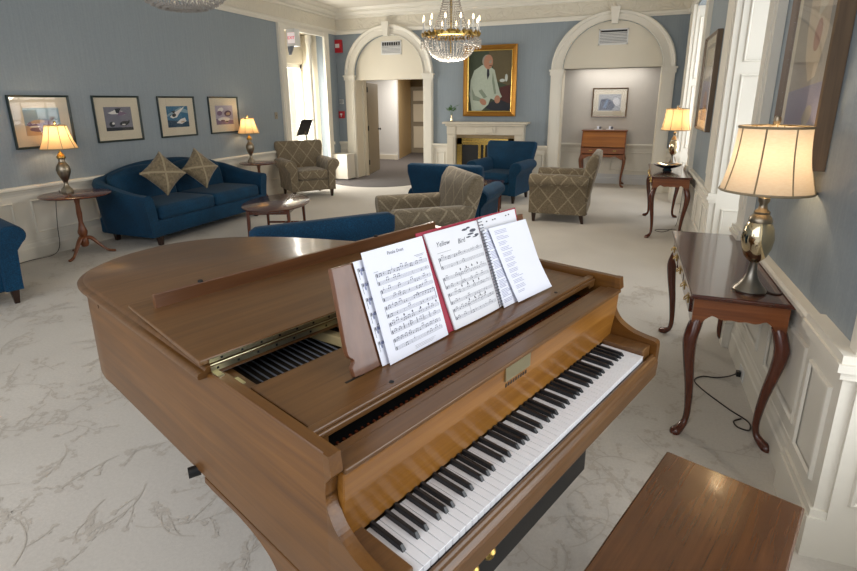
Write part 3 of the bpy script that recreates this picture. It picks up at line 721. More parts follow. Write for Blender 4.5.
def console(name, loc, L, W, H, label, drawers=True):
    # local: x depth from room side (0) to wall (W), y length
    o = empty(name, loc, 0, label, 'side table', 'console tables along the right wall')
    mb = MB(); mb.box(-.02, W+.02, -.03, L+.03, H-.022, H); mb.build('table_top', M['mah'], o, bev=.007, seg=3)
    for y in (.0, L-.02):
        mb = MB(); mb.prism(scallop(.0, W, H-.022, H-.165), py, y, y+.02); mb.build('side_apron', M['cherry'], o)
    mb = MB(); mb.prism(scallop(.02, L-.02, H-.022, H-.165), px, .0, .02); mb.build('front_apron', M['mah'], o)
    mb = MB(); mb.box(W-.02, W, .02, L-.02, H-.16, H-.022); mb.build('back_apron', M['mah'], o)
    for (x, y, dx, dy) in ((.032, .032, -1, -1), (.032, L-.032, -1, 1), (W-.032, .032, 1, -1), (W-.032, L-.032, 1, 1)): cab_leg(dx, dy, H-.13, o, M['mahz'], (x, y, 0), 1.05)
    for k in range(3):
        y0 = .08+k*(L-.16)/3; y1 = y0+(L-.16)/3-.03; zz = H-.13 if k != 1 else H-.10
        mb = MB(); mb.box(-.010, .004, y0, y1, zz, H-.035); d = mb.build('drawer', M['mah'], o, bev=.004)
        for yy in (y0+.07, y1-.07) if k != 1 else ((y0+y1)/2,):
            mb = MB(); mb.box(-.014, -.010, yy-.022, yy+.022, H-.10, H-.06)
            mb.tube([(-.012, yy-.018, H-.07), (-.026, yy-.016, H-.085), (-.028, yy, H-.092), (-.026, yy+.016, H-.085), (-.012, yy+.018, H-.07)], .003, 6)
            mb.build('drawer_pull', M['brass'], d)
    return o
console('console_table', (.360, 2.62, 0), 1.28, .39, .76, 'long mahogany table with curved legs and brass pulls, holding the biggest lamp, beside the bench')
console('console_table', (.315, 6.80, 0), 1.36, .40, .76, 'farther mahogany table on curved legs by the right wall, holding a lamp and blue bowl')
def tilt_table(loc, r, label, rot):
    o = empty('pedestal_table', loc, rot, label, 'side table', 'round pedestal tables at the ends of the sofa')
    H = .70
    mb = MB(); mb.lathe([(r-.01, -.02), (r, -.012), (r, -.003), (r-.006, 0)], (0, 0, H), 48); mb.build('table_top', M['mahz'], o, smooth=True)
    mb = MB(); mb.lathe([(.07, .0), (.07, -.02), (.03, -.04), (.022, -.10), (.028, -.2), (.022, -.3), (.035, -.36), (.05, -.41), (.042, -.45), (.028, -.47), (.04, -.49), (.045, -.55), (.03, -.58)], (0, 0, H-.02), 20); mb.build('pedestal', M['cherryz'], o, smooth=True)
    for k in range(3):
        a = 2*math.pi*k/3; mb = MB()
        p = catmull([(.02, 0, .20), (.07, 0, .19), (.13, 0, .12), (.20, 0, .04), (.25, 0, .018), (.29, 0, .012)], 4)
        rr = [.03, .026, .022, .017, .018, .02]; R2 = []
        for i in range(5):
            for j in range(4): R2.append(rr[i]+(rr[i+1]-rr[i])*j/4)
        R2.append(.012); mb.tube([(q.x, q.y, q.z) for q in p], R2, 10, flat=.8); mb.build('leg', M['cherryz'], o, smooth=True, rot=(0, 0, a))
    return o
tilt_table((-5.62, 3.88, 0), .345, 'round tripod table with a lamp, at the near end of the blue sofa', R(-70))
tilt_table((-5.66, 7.03, 0), .30, 'round tripod table with a lamp, between the sofa end and the patterned armchair', R(-40))
# oval coffee table
o = empty('coffee_table', (-4.04, 5.30, 0), R(112), 'low oval mahogany coffee table in front of the blue sofa', 'coffee table')
mb = MB(); mb.lathe([(.97, -.022), (1, -.014), (1, -.004), (.985, 0)], (0, 0, .45), 56, sx=.60, sy=.40); mb.build('table_top', M['mah'], o, smooth=True)
mb = MB(); mb.box(-.40, .40, -.235, -.215, .37, .43); mb.box(-.40, .40, .215, .235, .37, .43); mb.box(-.40, -.38, -.235, .235, .37, .43); mb.box(.38, .40, -.235, .235, .37, .43); mb.build('apron', M['mahz'], o)
for sx in (-1, 1):
    for sy in (-1, 1):
        mb = MB(); x, y = sx*.40, sy*.235; mb.hexa([(x-.014+sx*.01,y-.014+sy*.01,0),(x+.014+sx*.01,y-.014+sy*.01,0),(x+.014+sx*.01,y+.014+sy*.01,0),(x-.014+sx*.01,y+.014+sy*.01,0)], [(x-.02,y-.02,.43),(x+.02,y-.02,.43),(x+.02,y+.02,.43),(x-.02,y+.02,.43)]); mb.build('leg', M['mahz'], o, bev=.003)
mb = MB(); mb.box(-.40, .40, -.008, .008, .09, .115); mb.box(-.412, -.396, -.235, .235, .09, .115); mb.box(.396, .412, -.235, .235, .09, .115); mb.build('stretcher', M['mahz'], o)
# small table between the blue chairs
o = empty('end_table', (-1.97, 7.74, 0), R(10), 'small reddish wood end table partly hidden between the two blue armchairs', 'side table')
mb = MB(); mb.box(-.25, .25, -.25, .25, .425, .45); mb.build('table_top', M['mah'], o, bev=.005)
mb = MB(); mb.box(-.22, .22, -.22, .22, .37, .425); mb.build('apron', M['mahz'], o)
for sx in (-1, 1):
    for sy in (-1, 1): mb = MB(); mb.box(sx*.20-.016, sx*.20+.016, sy*.20-.016, sy*.20+.016, 0, .42); mb.build('leg', M['mahz'], o, bev=.003)

# ------------------------------------------------------------------ writing desk in the niche
o = empty('writing_desk', (-.46, 10.98, 0), 0, 'cherry slant front writing desk on curved legs inside the right arch niche', 'desk')
mb = MB(); prof = [(-.20, .60), (.24, .60), (.24, 1.06), (-.02, 1.06), (-.20, .76)]
mb.prism(prof, px, -.41, -.39); mb.prism(prof, px, .39, .41); mb.box(-.41, .41, .22, .24, .6, 1.06); mb.box(-.41, .41, -.2, .24, .6, .62); mb.build('case', M['cherry'], o, bev=.003)
mb = MB(); mb.box(-.43, .43, -.04, .25, 1.06, 1.08); mb.build('desk_top', M['cherry'], o, bev=.005)
mb = MB(); mb.hexa([(-.39, -.205, .77), (.39, -.205, .77), (.39, -.185, .765), (-.39, -.185, .765)], [(-.39, -.025, 1.055), (.39, -.025, 1.055), (.39, -.005, 1.055), (-.39, -.005, 1.055)]); mb.build('slant_lid', wood('figured_cherry', '#6e3a14', '#96591f', '#b5772f', 0, .35, .3, .5, .1, .6), o, bev=.003)
mb = MB(); mb.box(-.39, .39, -.22, -.20, .64, .75); d = mb.build('drawer', M['cherry'], o, bev=.004)
for x in (-.22, .22): mb = MB(); mb.box(x-.03, x+.03, -.226, -.22, .69, .71); mb.build('drawer_pull', M['brass'], d)
mb = MB(); mb.prism(scallop(-.41, .41, .62, .53), py, -.21, -.19); mb.build('front_apron', M['cherry'], o)
for (x, y) in ((-.38, -.18), (.38, -.18), (-.38, .21), (.38, .21)): cab_leg(1 if x > 0 else -1, 1 if y > 0 else -1, .62, o, M['cherryz'], (x, y, 0))
for x, lab in ((-.58, 'left of the two small white card holders on the writing desk'), (-.36, 'right of the two small white card holders on the writing desk')):
    o = empty('card_holder', (x, 11.08, 1.08), 0, lab, 'card holder', 'card holders on the writing desk')
    mb = MB(); mb.box(-.075, .075, -.04, .04, 0, .018); mb.build('base', M['plastic'], o, bev=.003)
    mb = MB(); mb.lathe([(.022, 0), (.026, .02), (.02, .045)], (.03, 0, .018), 12); mb.build('knob', M['grey'], o, smooth=True)
    mb = MB(); mb.hexa([(-.03, .0, .018), (.02, .0, .018), (.02, .005, .018), (-.03, .005, .018)], [(-.03, .015, .07), (.02, .015, .07), (.02, .02, .07), (-.03, .02, .07)]); mb.build('card', M['paper'], o)

# ------------------------------------------------------------------ lamps
def lampshade(mb, ribs, rt, rb, z0, z1, n=40, bell=.25):
    prof = []
    for k in range(13):
        t = k/12; r = rb+(rt-rb)*(t+bell*math.sin(math.pi*t)*.9 if True else t); prof.append((r, z0+(z1-z0)*t))
    mb.lathe(prof, n=n, cap=False)
    for k in range(8):
        a = 2*math.pi*k/8+.35; ribs.tube([((r+.001)*math.cos(a), (r+.001)*math.sin(a), z) for r, z in prof], .0035, 5)
    ribs.lathe([(rt+.002, z1-.008), (rt+.004, z1), (rt+.002, z1+.003)], n=n, cap=False); ribs.lathe([(rb+.002, z0-.003), (rb+.005, z0), (rb+.002, z0+.008)], n=n, cap=False)
def add_light(name, typ, loc, power, color, size=.05, rot=None, sy=None):
    l = bpy.data.lights.new(name, typ); l.energy = power; l.color = color
    if typ == 'AREA':
        l.size = size
        if sy: l.shape = 'RECTANGLE'; l.size_y = sy
    elif typ == 'POINT': l.shadow_soft_size = size
    o = bpy.data.objects.new(name, l); COL.objects.link(o); o.location = loc
    if rot: o.rotation_euler = rot
    return o
WARM = (1.0, .76, .48)
def egg_lamp(loc, label, power, mk='shade'):
    o = empty('table_lamp', loc, 0, label, 'lamp', 'lamps with bell shades')
    mb = MB(); mb.lathe([(.070, 0), (.072, .008), (.066, .018), (.05, .035), (.032, .06), (.021, .095), (.017, .13), (.019, .145)], n=32); mb.build('lamp_base', M['bronze'], o, smooth=True)
    mb = MB(); mb.lathe([(.02, .145), (.045, .17), (.062, .215), (.068, .26), (.060, .31), (.042, .345)], n=32); mb.build('mercury_glass_body', M['merc'], o, smooth=True)
    mb = MB(); mb.lathe([(.047, .335), (.049, .345), (.044, .36), (.032, .375), (.034, .385), (.02, .40), (.016, .42), (.024, .435), (.024, .45), (.012, .46), (.012, .48)], n=24); mb.build('neck', M['pewter'], o, smooth=True)
    s1, s2 = MB(), MB(); lampshade(s1, s2, .143, .186, .482, .768); sh = s1.build('lamp_shade', M[mk], o, smooth=True); s2.build('shade_trim', M['rib'], sh)
    mb = MB()
    for k in range(3): a = k*2.094; mb.tube([(0, 0, .775), (.146*math.cos(a), .146*math.sin(a), .765)], .002, 5)
    mb.tube([(.0, 0, .48), (.05, 0, .56), (.055, 0, .68), (0, 0, .775)], .002, 5); mb.build('harp', M['brass'], o)
    mb = MB(); mb.lathe([(.006, .773), (.012, .78), (.016, .795), (.012, .81), (.003, .815)], n=14); mb.build('finial', M['pewter'], o, smooth=True)
    mb = MB(); mb.lathe([(.012, .48), (.02, .52), (.028, .56), (.02, .59), (.004, .60)], n=14); mb.build('bulb', M['bulb'], o, smooth=True)
    add_light('lamp_glow', 'POINT', (loc[0]+.0, loc[1], loc[2]+.64), power, WARM, .03)
    return o
def urn_lamp(loc, label, power, s=1.0):
    o = empty('urn_lamp', loc, 0, label, 'lamp', 'pewter urn lamps beside the sofa')
    f = lambda pr: [(r*s, z*s) for r, z in pr]
    mb = MB(); mb.lathe(f([(.062, 0), (.062, .012), (.056, .03), (.05, .045)]), n=8); mb.build('lamp_base', M['pewter'], o)
    mb = MB(); mb.lathe(f([(.045, .045), (.028, .07), (.020, .10), (.024, .12), (.045, .16), (.064, .21), (.070, .25), (.062, .29), (.040, .325), (.030, .34), (.032, .37)]), n=28); mb.build('urn_body', M['pewter'], o, smooth=True)
    mb = MB(); mb.lathe(f([(.036, .37), (.044, .38), (.044, .392), (.034, .41), (.018, .435), (.009, .445), (.009, .49)]), n=20); mb.build('neck', M['brass'], o, smooth=True)
    s1, s2 = MB(), MB(); lampshade(s1, s2, .10*s, .178*s, .48*s, .73*s, bell=.12); sh = s1.build('lamp_shade', M['shade2'], o, smooth=True); s2.build('shade_trim', M['rib'], sh)
    mb = MB(); mb.lathe(f([(.004, .72), (.004, .742), (.012, .75), (.012, .765), (.004, .778)]), n=12); mb.build('finial', M['brass'], o, smooth=True)
    mb = MB()
    for k in range(3): a = k*2.094; mb.tube([(0, 0, .735*s), (.099*s*math.cos(a), .099*s*math.sin(a), .728*s)], .002, 5)
    mb.build('spider', M['brass'], o)
    mb = MB(); mb.lathe(f([(.012, .49), (.02, .53), (.028, .57), (.02, .6), (.004, .61)]), n=14); mb.build('bulb', M['bulb'], o, smooth=True)
    add_light('lamp_glow', 'POINT', (loc[0], loc[1], loc[2]+.64*s), power, WARM, .03)
    return o
egg_lamp((.602, 2.745, .76), 'big lamp with silvery glass body and beige bell shade, nearest, on the long mahogany table', 3.6)
egg_lamp((.585, 8.02, .76), 'farther lamp with slim bronze foot and glowing bell shade, behind the blue bowl', 5, 'shade2')
urn_lamp((-5.80, 3.92, .70), 'pewter urn lamp with pleated cream shade at the near end of the sofa', 5)
urn_lamp((-5.82, 7.06, .70), 'smaller looking pewter urn lamp beyond the far arm of the sofa', 5, .97)
# bowl
mb = MB(); mb.lathe([(.05, 0), (.06, .01), (.04, .022), (.09, .035), (.15, .06), (.175, .08), (.17, .083), (.14, .068), (.08, .045), (.0, .035)], (.50, 7.45, .76), 36, sx=1, sy=.9)
tag(mb.build('decorative_bowl', M['blueb'], smooth=True), 'shallow dark blue glazed bowl on the farther console table', 'bowl')
# cords
def cord(pts, label, name='lamp_cord', r=.0035):
    mb = MB(); mb.tube([tuple(p) for p in catmull(pts, 6)], r, 6); return tag(mb.build(name, M['cord'], smooth=True), label, 'cord')
o = cord([(.672, 2.745, .765), (.70, 2.72, .763), (.735, 2.74, .763), (.742, 2.84, .763)], 'short brown cord on the table top behind the nearest lamp foot')
c = cord([(.740, 3.31, .045), (.69, 3.30, .02), (.62, 3.29, .004), (.55, 3.28, .004), (.50, 3.21, .004), (.53, 3.12, .004), (.59, 3.02, .004), (.65, 2.93, .004), (.72, 2.84, .004), (.71, 2.76, .004), (.66, 2.77, .004), (.65, 2.82, .004), (.69, 2.86, .004)], 'dark cord looping on the carpet below the near console table, plugged into the baseboard', r=.004)
mb = MB(); mb.box(.732, .755, 3.295, 3.325, .03, .06); mb.build('plug', M['black'], c)
o = empty('wall_outlet', (.762, 3.31, .05), 0, 'white outlet on the right baseboard behind the dark plug', 'outlet')
mb = MB(); mb.box(-.006, 0, -.06, .05, -.035, .04); mb.build('outlet_plate', M['plastic'], o, bev=.002)
cord([(-5.975, 3.95, .71), (-5.99, 3.90, .60), (-5.99, 3.86, .30), (-5.99, 3.84, .08), (-5.95, 3.72, .006), (-5.98, 3.50, .005), (-5.96, 3.3, .005), (-5.99, 3.1, .005)], 'thin dark cord hanging behind the round table and running along the left baseboard')
cord([(.66, 7.9, .76), (.735, 7.8, .70), (.735, 7.7, .3), (.70, 7.6, .02), (.60, 7.3, .004), (.50, 7.15, .004), (.42, 7.22, .004), (.5, 7.3, .004), (.68, 7.33, .004)], 'thin cord under the farther console table')

# ------------------------------------------------------------------ seating
def armchair(name, loc, face, fab, label, group):
    th = math.atan2(face[0], -face[1]); o = empty(name, (*loc, 0), th, label, 'armchair', group); F = M[fab]
    mb = MB(); mb.puff((0, .0, .22), (.80, .74, .20), .03, 4); mb.build('seat_frame', F, o, smooth='full')
    mb = MB(); mb.puff((0, -.09, .405), (.555, .64, .165), .05, 6, .18); mb.build('seat_cushion', F, o, smooth='full')
    for s in (-1, 1):
        pr = [(s*.275, .13), (s*.275, .54)]
        cxx, czz, r = s*.395, .592, .088
        a0 = math.pi if s > 0 else 0
        for k in range(13):
            a = math.pi - k*(math.pi*1.28)/12
            pr.append((cxx + s*r*math.cos(a)*(1.18), czz + r*math.sin(a)))
        pr += [(s*.415, .46), (s*.405, .3), (s*.40, .13)]
        mb = MB()
        ys = [-.41, -.40, -.375, .26, .30, .33]; sc = [.93, .98, 1, 1, .98, .9]
        cx = sum(p[0] for p in pr)/len(pr); cz = sum(p[1] for p in pr)/len(pr)
        rings = []
        for y, q in zip(ys, sc): rings.append([(cx+(x-cx)*q, y + (0 if y < 0 else (.10*(z-.2))), cz+(z-cz)*(q if z > .4 else 1)) for x, z in pr])
        if s > 0: rings = [list(reversed(r_)) for r_ in rings]
        mb.rings(rings); mb.build('arm', F, o, smooth=True)
    # back: loft over height, leaning and flaring
    mb = MB(); rings = []
    N = 11
    for k in range(N):
        t = k/(N-1); z = .14+.80*t; w = .385+.005*t+ (.075*max(0, (t-.4)/.6)**1.1)
        yf = .19+.16*t**1.2; yb = .335+.17*t; rr = .04
        if t > .9: yf += .035*(t-.9)/.1; yb -= .02*(t-.9)/.1; w -= .012
        ym = (yf+yb)/2; hy = (yb-yf)/2
        ring = []
        for (sx, sy) in ((-1, -1), (1, -1), (1, 1), (-1, 1)):
            for j in range(5):
                base = {(-1,-1): math.pi, (1,-1): -math.pi/2, (1,1): 0, (-1,1): math.pi/2}[(sx, sy)]
                a = base + j*math.pi/8
                ring.append((sx*(w-rr)+rr*math.cos(a), ym+sy*(hy-rr)+rr*math.sin(a), z))
        rings.append(ring)
    top = [(x*.93, (y-.42)*.55+.42, .962) for x, y, z in rings[-1]]
    rings.append(top); mb.rings(rings); mb.build('backrest', F, o, smooth='full')
    for (x, y) in ((-.345, -.345), (.345, -.345), (-.335, .29), (.335, .29)):
        mb = MB(); k = .018; b = .032; dy = .03 if y > 0 else 0
        mb.hexa([(x-k, y-k+dy, 0), (x+k, y-k+dy, 0), (x+k, y+k+dy, 0), (x-k, y+k+dy, 0)], [(x-b, y-b, .14), (x+b, y-b, .14), (x+b, y+b, .14), (x-b, y+b, .14)]); mb.build('leg', M['dleg'], o, bev=.003)
    return o
GB, GP = 'blue armchairs with rolled arms', 'patterned armchairs with rolled arms'
armchair('armchair', (-5.46, 8.10), (.78, -.63), 'patt', 'brown diamond patterned armchair facing us by the far left bay window', GP)
armchair('armchair', (-1.99, 8.85), (-.16, -.98), 'blue', 'blue armchair facing us in front of the fireplace', GB)
armchair('armchair', (-1.90, 6.00), (.03, 1), 'blue', 'blue armchair seen from behind, turned towards the fireplace', GB)
armchair('armchair', (-1.90, 4.86), (-.80, -.60), 'patt', 'brown diamond patterned armchair in the centre, its raked back rising behind the music book', GP)
armchair('armchair', (-.82, 7.62), (-1, .0), 'patt', 'brown diamond patterned armchair seen side-on in front of the writing desk niche', GP)
armchair('armchair', (-5.22, 2.40), (.95, -.3), 'blue', 'blue armchair cut off at the left edge, only its rolled arm and leg showing', GB)
armchair('armchair', (-2.00, 2.92), (-.77, .636), 'blue', 'blue armchair directly behind the piano tail, only its back showing', GB)

def sofa(loc, rz, label):
    o = empty('sofa', (*loc, 0), rz, label, 'sofa'); F = M['blue']; L = 1.07; D = .46
    # U-shaped shell: arms sweeping up into a camel back
    path = []; r = .16
    x1, yf, yb = L-.07, -.46, .40
    seg = [(-x1, yf + t*(yb-r-yf)) for t in [i/8 for i in range(9)]]
    arc = [(-x1+r-r*math.cos(a), yb-r+r*math.sin(a)) for a in [math.pi/2*i/6 for i in range(1, 7)]]
    back = [(-x1+r+(2*x1-2*r)*i/24, yb) for i in range(1, 25)]
    half = seg + arc
    path = half + back + [(-x, y) for x, y in reversed(half)][1:]
    rings = []; n = len(path)
    for i, (x, y) in enumerate(path):
        a, b = path[max(i-1, 0)], path[min(i+1, n-1)]; tx, ty = b[0]-a[0], b[1]-a[1]; l = math.hypot(tx, ty); nx, ny = -ty/l, tx/l   # outward normal
        t = (y-yf)/(yb-yf)
        if abs(x) < x1-.001 and y > yb-.001 or abs(x) < x1-r:
            e = abs(x)/(x1-r); h = .80+.125*(1-max(0, e)**2.6) ; 
        else:
            h = .63+.17*max(0, min(1, t))**1.6
            if t > .8: h = .63+.17*t**1.6
        th = .055
        def q(off, z): return (x+nx*off, y+ny*off, z)
        lean = .05
        rings.append([q(-th, .13), q(-th-.005, .40), q(-th+lean*.5, h-.05), q(-th*.6+lean*.7, h-.015), q(lean*.8, h), q(th*.7+lean, h-.015), q(th+lean, h-.06), q(th+lean*.4, .42), q(th*.8, .13)])
    mb = MB(); mb.rings(rings); mb.build('back_and_arms', F, o, smooth=True)
    mb = MB(); mb.puff((0, -.03, .22), (2*L-.075, .87, .20), .03, 6); mb.build('seat_frame', F, o, smooth='full')
    for s in (-1, 1):
        mb = MB(); mb.puff((s*.452, -.10, .395), (.895, .74, .175), .05, 6, .12); mb.build('seat_cushion', F, o, smooth='full')
        def arch_(p, s=s): 
            e = (p.x)/.45; z = p.z*(1-.30*(1 if e*s > 0 else .5)*abs(e)**2.2) if p.z > 0 else p.z
            return (p.x, p.y+.22*p.z, z)
        mb = MB(); mb.puff((s*.45, .27, .65), (.88, .17, .42), .06, 8, .15, fn=arch_); mb.build('back_cushion', F, o, smooth='full')
    for (x, y) in ((-.88, -.38), (.88, -.38), (-.88, .34), (.88, .34), (0, -.38)):
        if x == 0: continue
        mb = MB(); k = .022; b = .036; mb.hexa([(x-k, y-k, 0), (x+k, y-k, 0), (x+k, y+k, 0), (x-k, y+k, 0)], [(x-b, y-b, .14), (x+b, y-b, .14), (x+b, y+b, .14), (x-b, y+b, .14)]); mb.build('leg', M['dleg'], o, bev=.003)
    return o
sofa((-5.53, 5.36), R(90), 'blue camelback sofa with two diamond-set throw pillows against the left wall')
def pillow(loc, rot, label, s=.205):
    o = empty('throw_pillow', loc, 0, label, 'pillow', 'taupe throw pillows on the sofa'); o.rotation_euler = rot
    mb = MB(); n = 16; idx = {}; vs = []; fs = []
    for side in (1, -1):
        for i in range(n+1):
            for j in range(n+1):
                u, v = -1+2*i/n, -1+2*j/n; pin = 1-.10*(1-u*u)*abs(v)**2 ; pin2 = 1-.10*(1-v*v)*abs(u)**2
                edge = max(0, (1-u**4)*(1-v**4))**.5
                vs.append((u*s*pin2, side*(-.072)*edge, v*s*pin))
        o_ = (0 if side == 1 else (n+1)**2)
        for i in range(n):
            for j in range(n):
                q = [o_+i*(n+1)+j, o_+(i+1)*(n+1)+j, o_+(i+1)*(n+1)+j+1, o_+i*(n+1)+j+1]
                fs.append(tuple(q) if side == 1 else tuple(reversed(q)))
    mb.add(vs, fs); mb.build('pillow_cover', M['pillow'], o, smooth='full')
    mb = MB()
    for d in (1, -1):
        pts = []
        for k in range(17):
            u = -1+2*k/16; e = max(0, (1-u**4)**2)**.5; pts.append((u*s*.97, -.072*e-.002, d*u*s*.97))
        rs = []
        for k, p in enumerate(pts): rs.append([(p[0]-.009*d, p[1], p[2]+.009), (p[0]+.009*d, p[1], p[2]-.009)])
        mb.rings(rs, cap=False, closed=False)
    mb.build('ribbon_cross', M['pband'], o)
    return o
# local -y is the face; turn to face +x and tip back
def prot(tilt, spin, yaw):
    return (Matrix.Rotation(R(yaw), 4, 'Z') @ Matrix.Rotation(R(-tilt), 4, 'X') @ Matrix.Rotation(R(spin), 4, 'Y')).to_euler()
pillow((-5.42, 4.90, .80), prot(20, 50, 72), 'taupe throw pillow on the nearer half of the sofa, standing on its corner')
pillow((-5.45, 5.55, .79), prot(20, 46, 80), 'taupe throw pillow on the farther half of the sofa, standing on its corner')

# ------------------------------------------------------------------ music stand
o = empty('music_stand', (-5.90, 8.84, 0), R(-92), 'black music stand behind the patterned armchair, before the bright bay window', 'music stand')
mb = MB(); mb.tube([(0, 0, .25), (0, 0, 1.02)], .012, 10); mb.tube([(0, 0, 1.0), (.0, -.03, 1.10)], .01, 8); mb.build('pole', M['black'], o, smooth=True)
mb = MB(); mb.hexa([(-.19, -.10, 1.03), (.19, -.10, 1.03), (.19, -.095, 1.03), (-.19, -.095, 1.03)], [(-.19, .04, 1.33), (.19, .04, 1.33), (.19, .045, 1.33), (-.19, .045, 1.33)]); mb.box(-.19, .19, -.15, -.095, 1.025, 1.03); mb.build('desk', M['black'], o)
for k in range(3): a = k*2.094+.4; mb = MB(); mb.tube([(0, 0, .27), (.12*math.cos(a), .12*math.sin(a), .16), (.26*math.cos(a), .26*math.sin(a), .01)], .008, 8); mb.build('leg', M['black'], o, smooth=True)

# ------------------------------------------------------------------ chandeliers
def chandelier(loc, label, r=.34):
    o = empty('chandelier', loc, 0, label, 'chandelier', 'crystal chandeliers')
    CR = M['crystal']; random.seed(3)
    def oct_(mb, x, y, z, s, h): mb.add([(x-s,y,z),(x,y-s,z),(x+s,y,z),(x,y+s,z),(x,y,z+h),(x,y,z-h)], [(0,1,4),(1,2,4),(2,3,4),(3,0,4),(1,0,5),(2,1,5),(3,2,5),(0,3,5)])
    mb = MB()
    for k in range(40):            # strings from crown to ring
        a = 2*math.pi*k/40
        for i in range(34): t = i/33; rr = .05+(r*.66-.05)*t**2.4; oct_(mb, rr*math.cos(a), rr*math.sin(a), 1.12-.82*t, .0075, .011)
    mb.build('crystal_strings', CR, o)['kind'] = 'stuff'
    mb = MB()
    for k in range(46):            # basket under the ring
        a = 2*math.pi*k/46
        for i in range(13): t = i/12; rr = (r*.88)*math.cos(t*1.35); oct_(mb, rr*math.cos(a), rr*math.sin(a), .27-.25*math.sin(t*math.pi/2), .010, .013)
    mb.build('crystal_basket', CR, o)['kind'] = 'stuff'
    mb = MB()
    for k in range(56):            # outer drops
        a = 2*math.pi*k/56; q = r*(1.0 if k % 2 else .9)
        for i in range(3): oct_(mb, q*math.cos(a), q*math.sin(a), .25-.035*i-.02*(k % 2), .009, .018)
    mb.build('crystal_drop', CR, o)['kind'] = 'stuff'
    mb = MB(); mb.lathe([(r*.86, .26), (r*.92, .27), (r*.93, .30), (r*.86, .32), (r*.84, .29)], n=48, cap=False)
    for k in range(24): a = 2*math.pi*k/24; oct_(mb, r*.95*math.cos(a), r*.95*math.sin(a), .30, .02, .03)
    mb.build('brass_ring', M['brass'], o, smooth=True)
    mb = MB(); mb.tube([(0, 0, .1), (0, 0, ZC-loc[2])], .012, 8); mb.lathe([(.05, 0), (.06, .03), (.05, .06)], (0, 0, 1.12), 20); mb.lathe([(.02, 0), (.07, .03), (.075, .06)], (0, 0, ZC-loc[2]-.06), 20); mb.build('stem', M['brass'], o, smooth=True)
    for k in range(12):
        a = 2*math.pi*k/12+.13; q = r*.94; x, y = q*math.cos(a), q*math.sin(a)
        mb = MB(); mb.lathe([(.006, .30), (.022, .315), (.024, .33), (.009, .332), (.009, .43)], (x, y, 0), 10); c = mb.build('candle', M['plastic'], o, smooth=True)
        mb = MB(); mb.lathe([(.005, .43), (.011, .445), (.009, .465), (.002, .485)], (x, y, 0), 8); mb.build('candle_bulb', M['flame'], c, smooth=True)
    return o
chandelier((-1.99, 6.0, 2.08), 'crystal basket chandelier with lit candle bulbs hanging before the portrait')
chandelier((-2.36, 2.42, 2.13), 'crystal chandelier cut off by the top edge at the upper left, only its basket showing')
add_light('chandelier_glow', 'POINT', (-1.99, 6.0, 1.95), 85, (1, .90, .76), .25)

# ------------------------------------------------------------------ PIANO  (x = along the keys from bass to treble, y = towards the tail)
PO = (-.3211, .7615, 0); PA_ = 1.2026
pn = empty('grand_piano', PO, PA_, 'walnut baby grand piano with its front lid folded back and music on the desk', 'piano')
U0, U1 = -.09, 1.335
rim = [(U0, .60, 0), (U0, 1.0, 0), (U0, 1.45, 0), (U0, 1.60, 0), (-.068, 1.715, 0), (-.01, 1.81, 0), (.07, 1.875, 0), (.19, 1.93, 0), (.37, 1.955, 0), (.57, 1.885, 0), (.75, 1.715, 0), (.89, 1.49, 0), (.98, 1.31, 0), (1.08, 1.13, 0), (1.20, .97, 0), (1.29, .83, 0), (1.33, .70, 0), (U1, .60, 0)]
rimc = [(p.x, p.y) for p in catmull(rim, 6)]
rimo = [(U0, .16)] + rimc + [(U1, .16)]
def offset(poly, d):
    out = []; n = len(poly)
    for i, (x, y) in enumerate(poly):
        a, b = poly[max(i-1, 0)], poly[min(i+1, n-1)]; tx, ty = b[0]-a[0], b[1]-a[1]; l = math.hypot(tx, ty); out.append((x+ty/l*-d*-1, y-tx/l*d*1) if False else (x+ty/l*d, y-tx/l*d))
    return out
inn = offset(rimo, .030)
ZR, ZB = .985, .61
mb = MB(); rings = []
for (x, y), (xi, yi) in zip(rimo, inn):
    def lp(t, z): return (x+(xi-x)*t, y+(yi-y)*t, z)
    zr = ZR if y < .642 else .970
    rings.append([lp(0, ZB), lp(1, ZB), lp(1, zr), lp(.12, zr), lp(0, zr-.006)])
mb.rings(rings); mb.build('rim', M['pwy'], pn, smooth=True)
mb = MB(); mb.prism([(x, y) for x, y in inn], pz, ZB+.01, ZB+.05); mb.build('bottom_board', M['pwx'], pn)
# cheeks with the S curve
ch = [(.16, ZR), (.142, ZR), (.136, .942), (.150, .925)] + [(p.x, p.y) for p in catmull([(.156, .918, 0), (.160, .885, 0), (.156, .855, 0), (.132, .815, 0), (.083, .786, 0), (.033, .775, 0), (.0, .771, 0), (-.012, .769, 0)], 5)] + [(-.020, .762), (-.022, .745), (-.019, .632), (.16, .612)]
for a, b in ((U0, U0+.030), (U1-.034, U1)):
    mb = MB(); mb.prism(ch, px, a, b); mb.build('cheek', M['pwy'], pn)
mb = MB(); mb.box(U0+.005, U1-.005, -.016, .16, .632, .66); mb.box(U0+.04, U1-.04, .15, .6, .612, .64); mb.build('keybed', M['pwx'], pn)
mb = MB(); mb.prism([(-.004, .634), (-.004, .717), (-.012, .718), (-.016, .712), (-.022, .711), (-.027, .704), (-.031, .700), (-.033, .690), (-.030, .634)], px, U0+.030, U1-.034); mb.build('key_slip', M['pwx'], pn, bev=.004)
for a, b in ((U0+.030, -.002), (1.228, U1-.034)):
    mb = MB(); mb.box(a, b, .002, .16, .63, .752); mb.build('key_block', M['pwx'], pn, bev=.004)
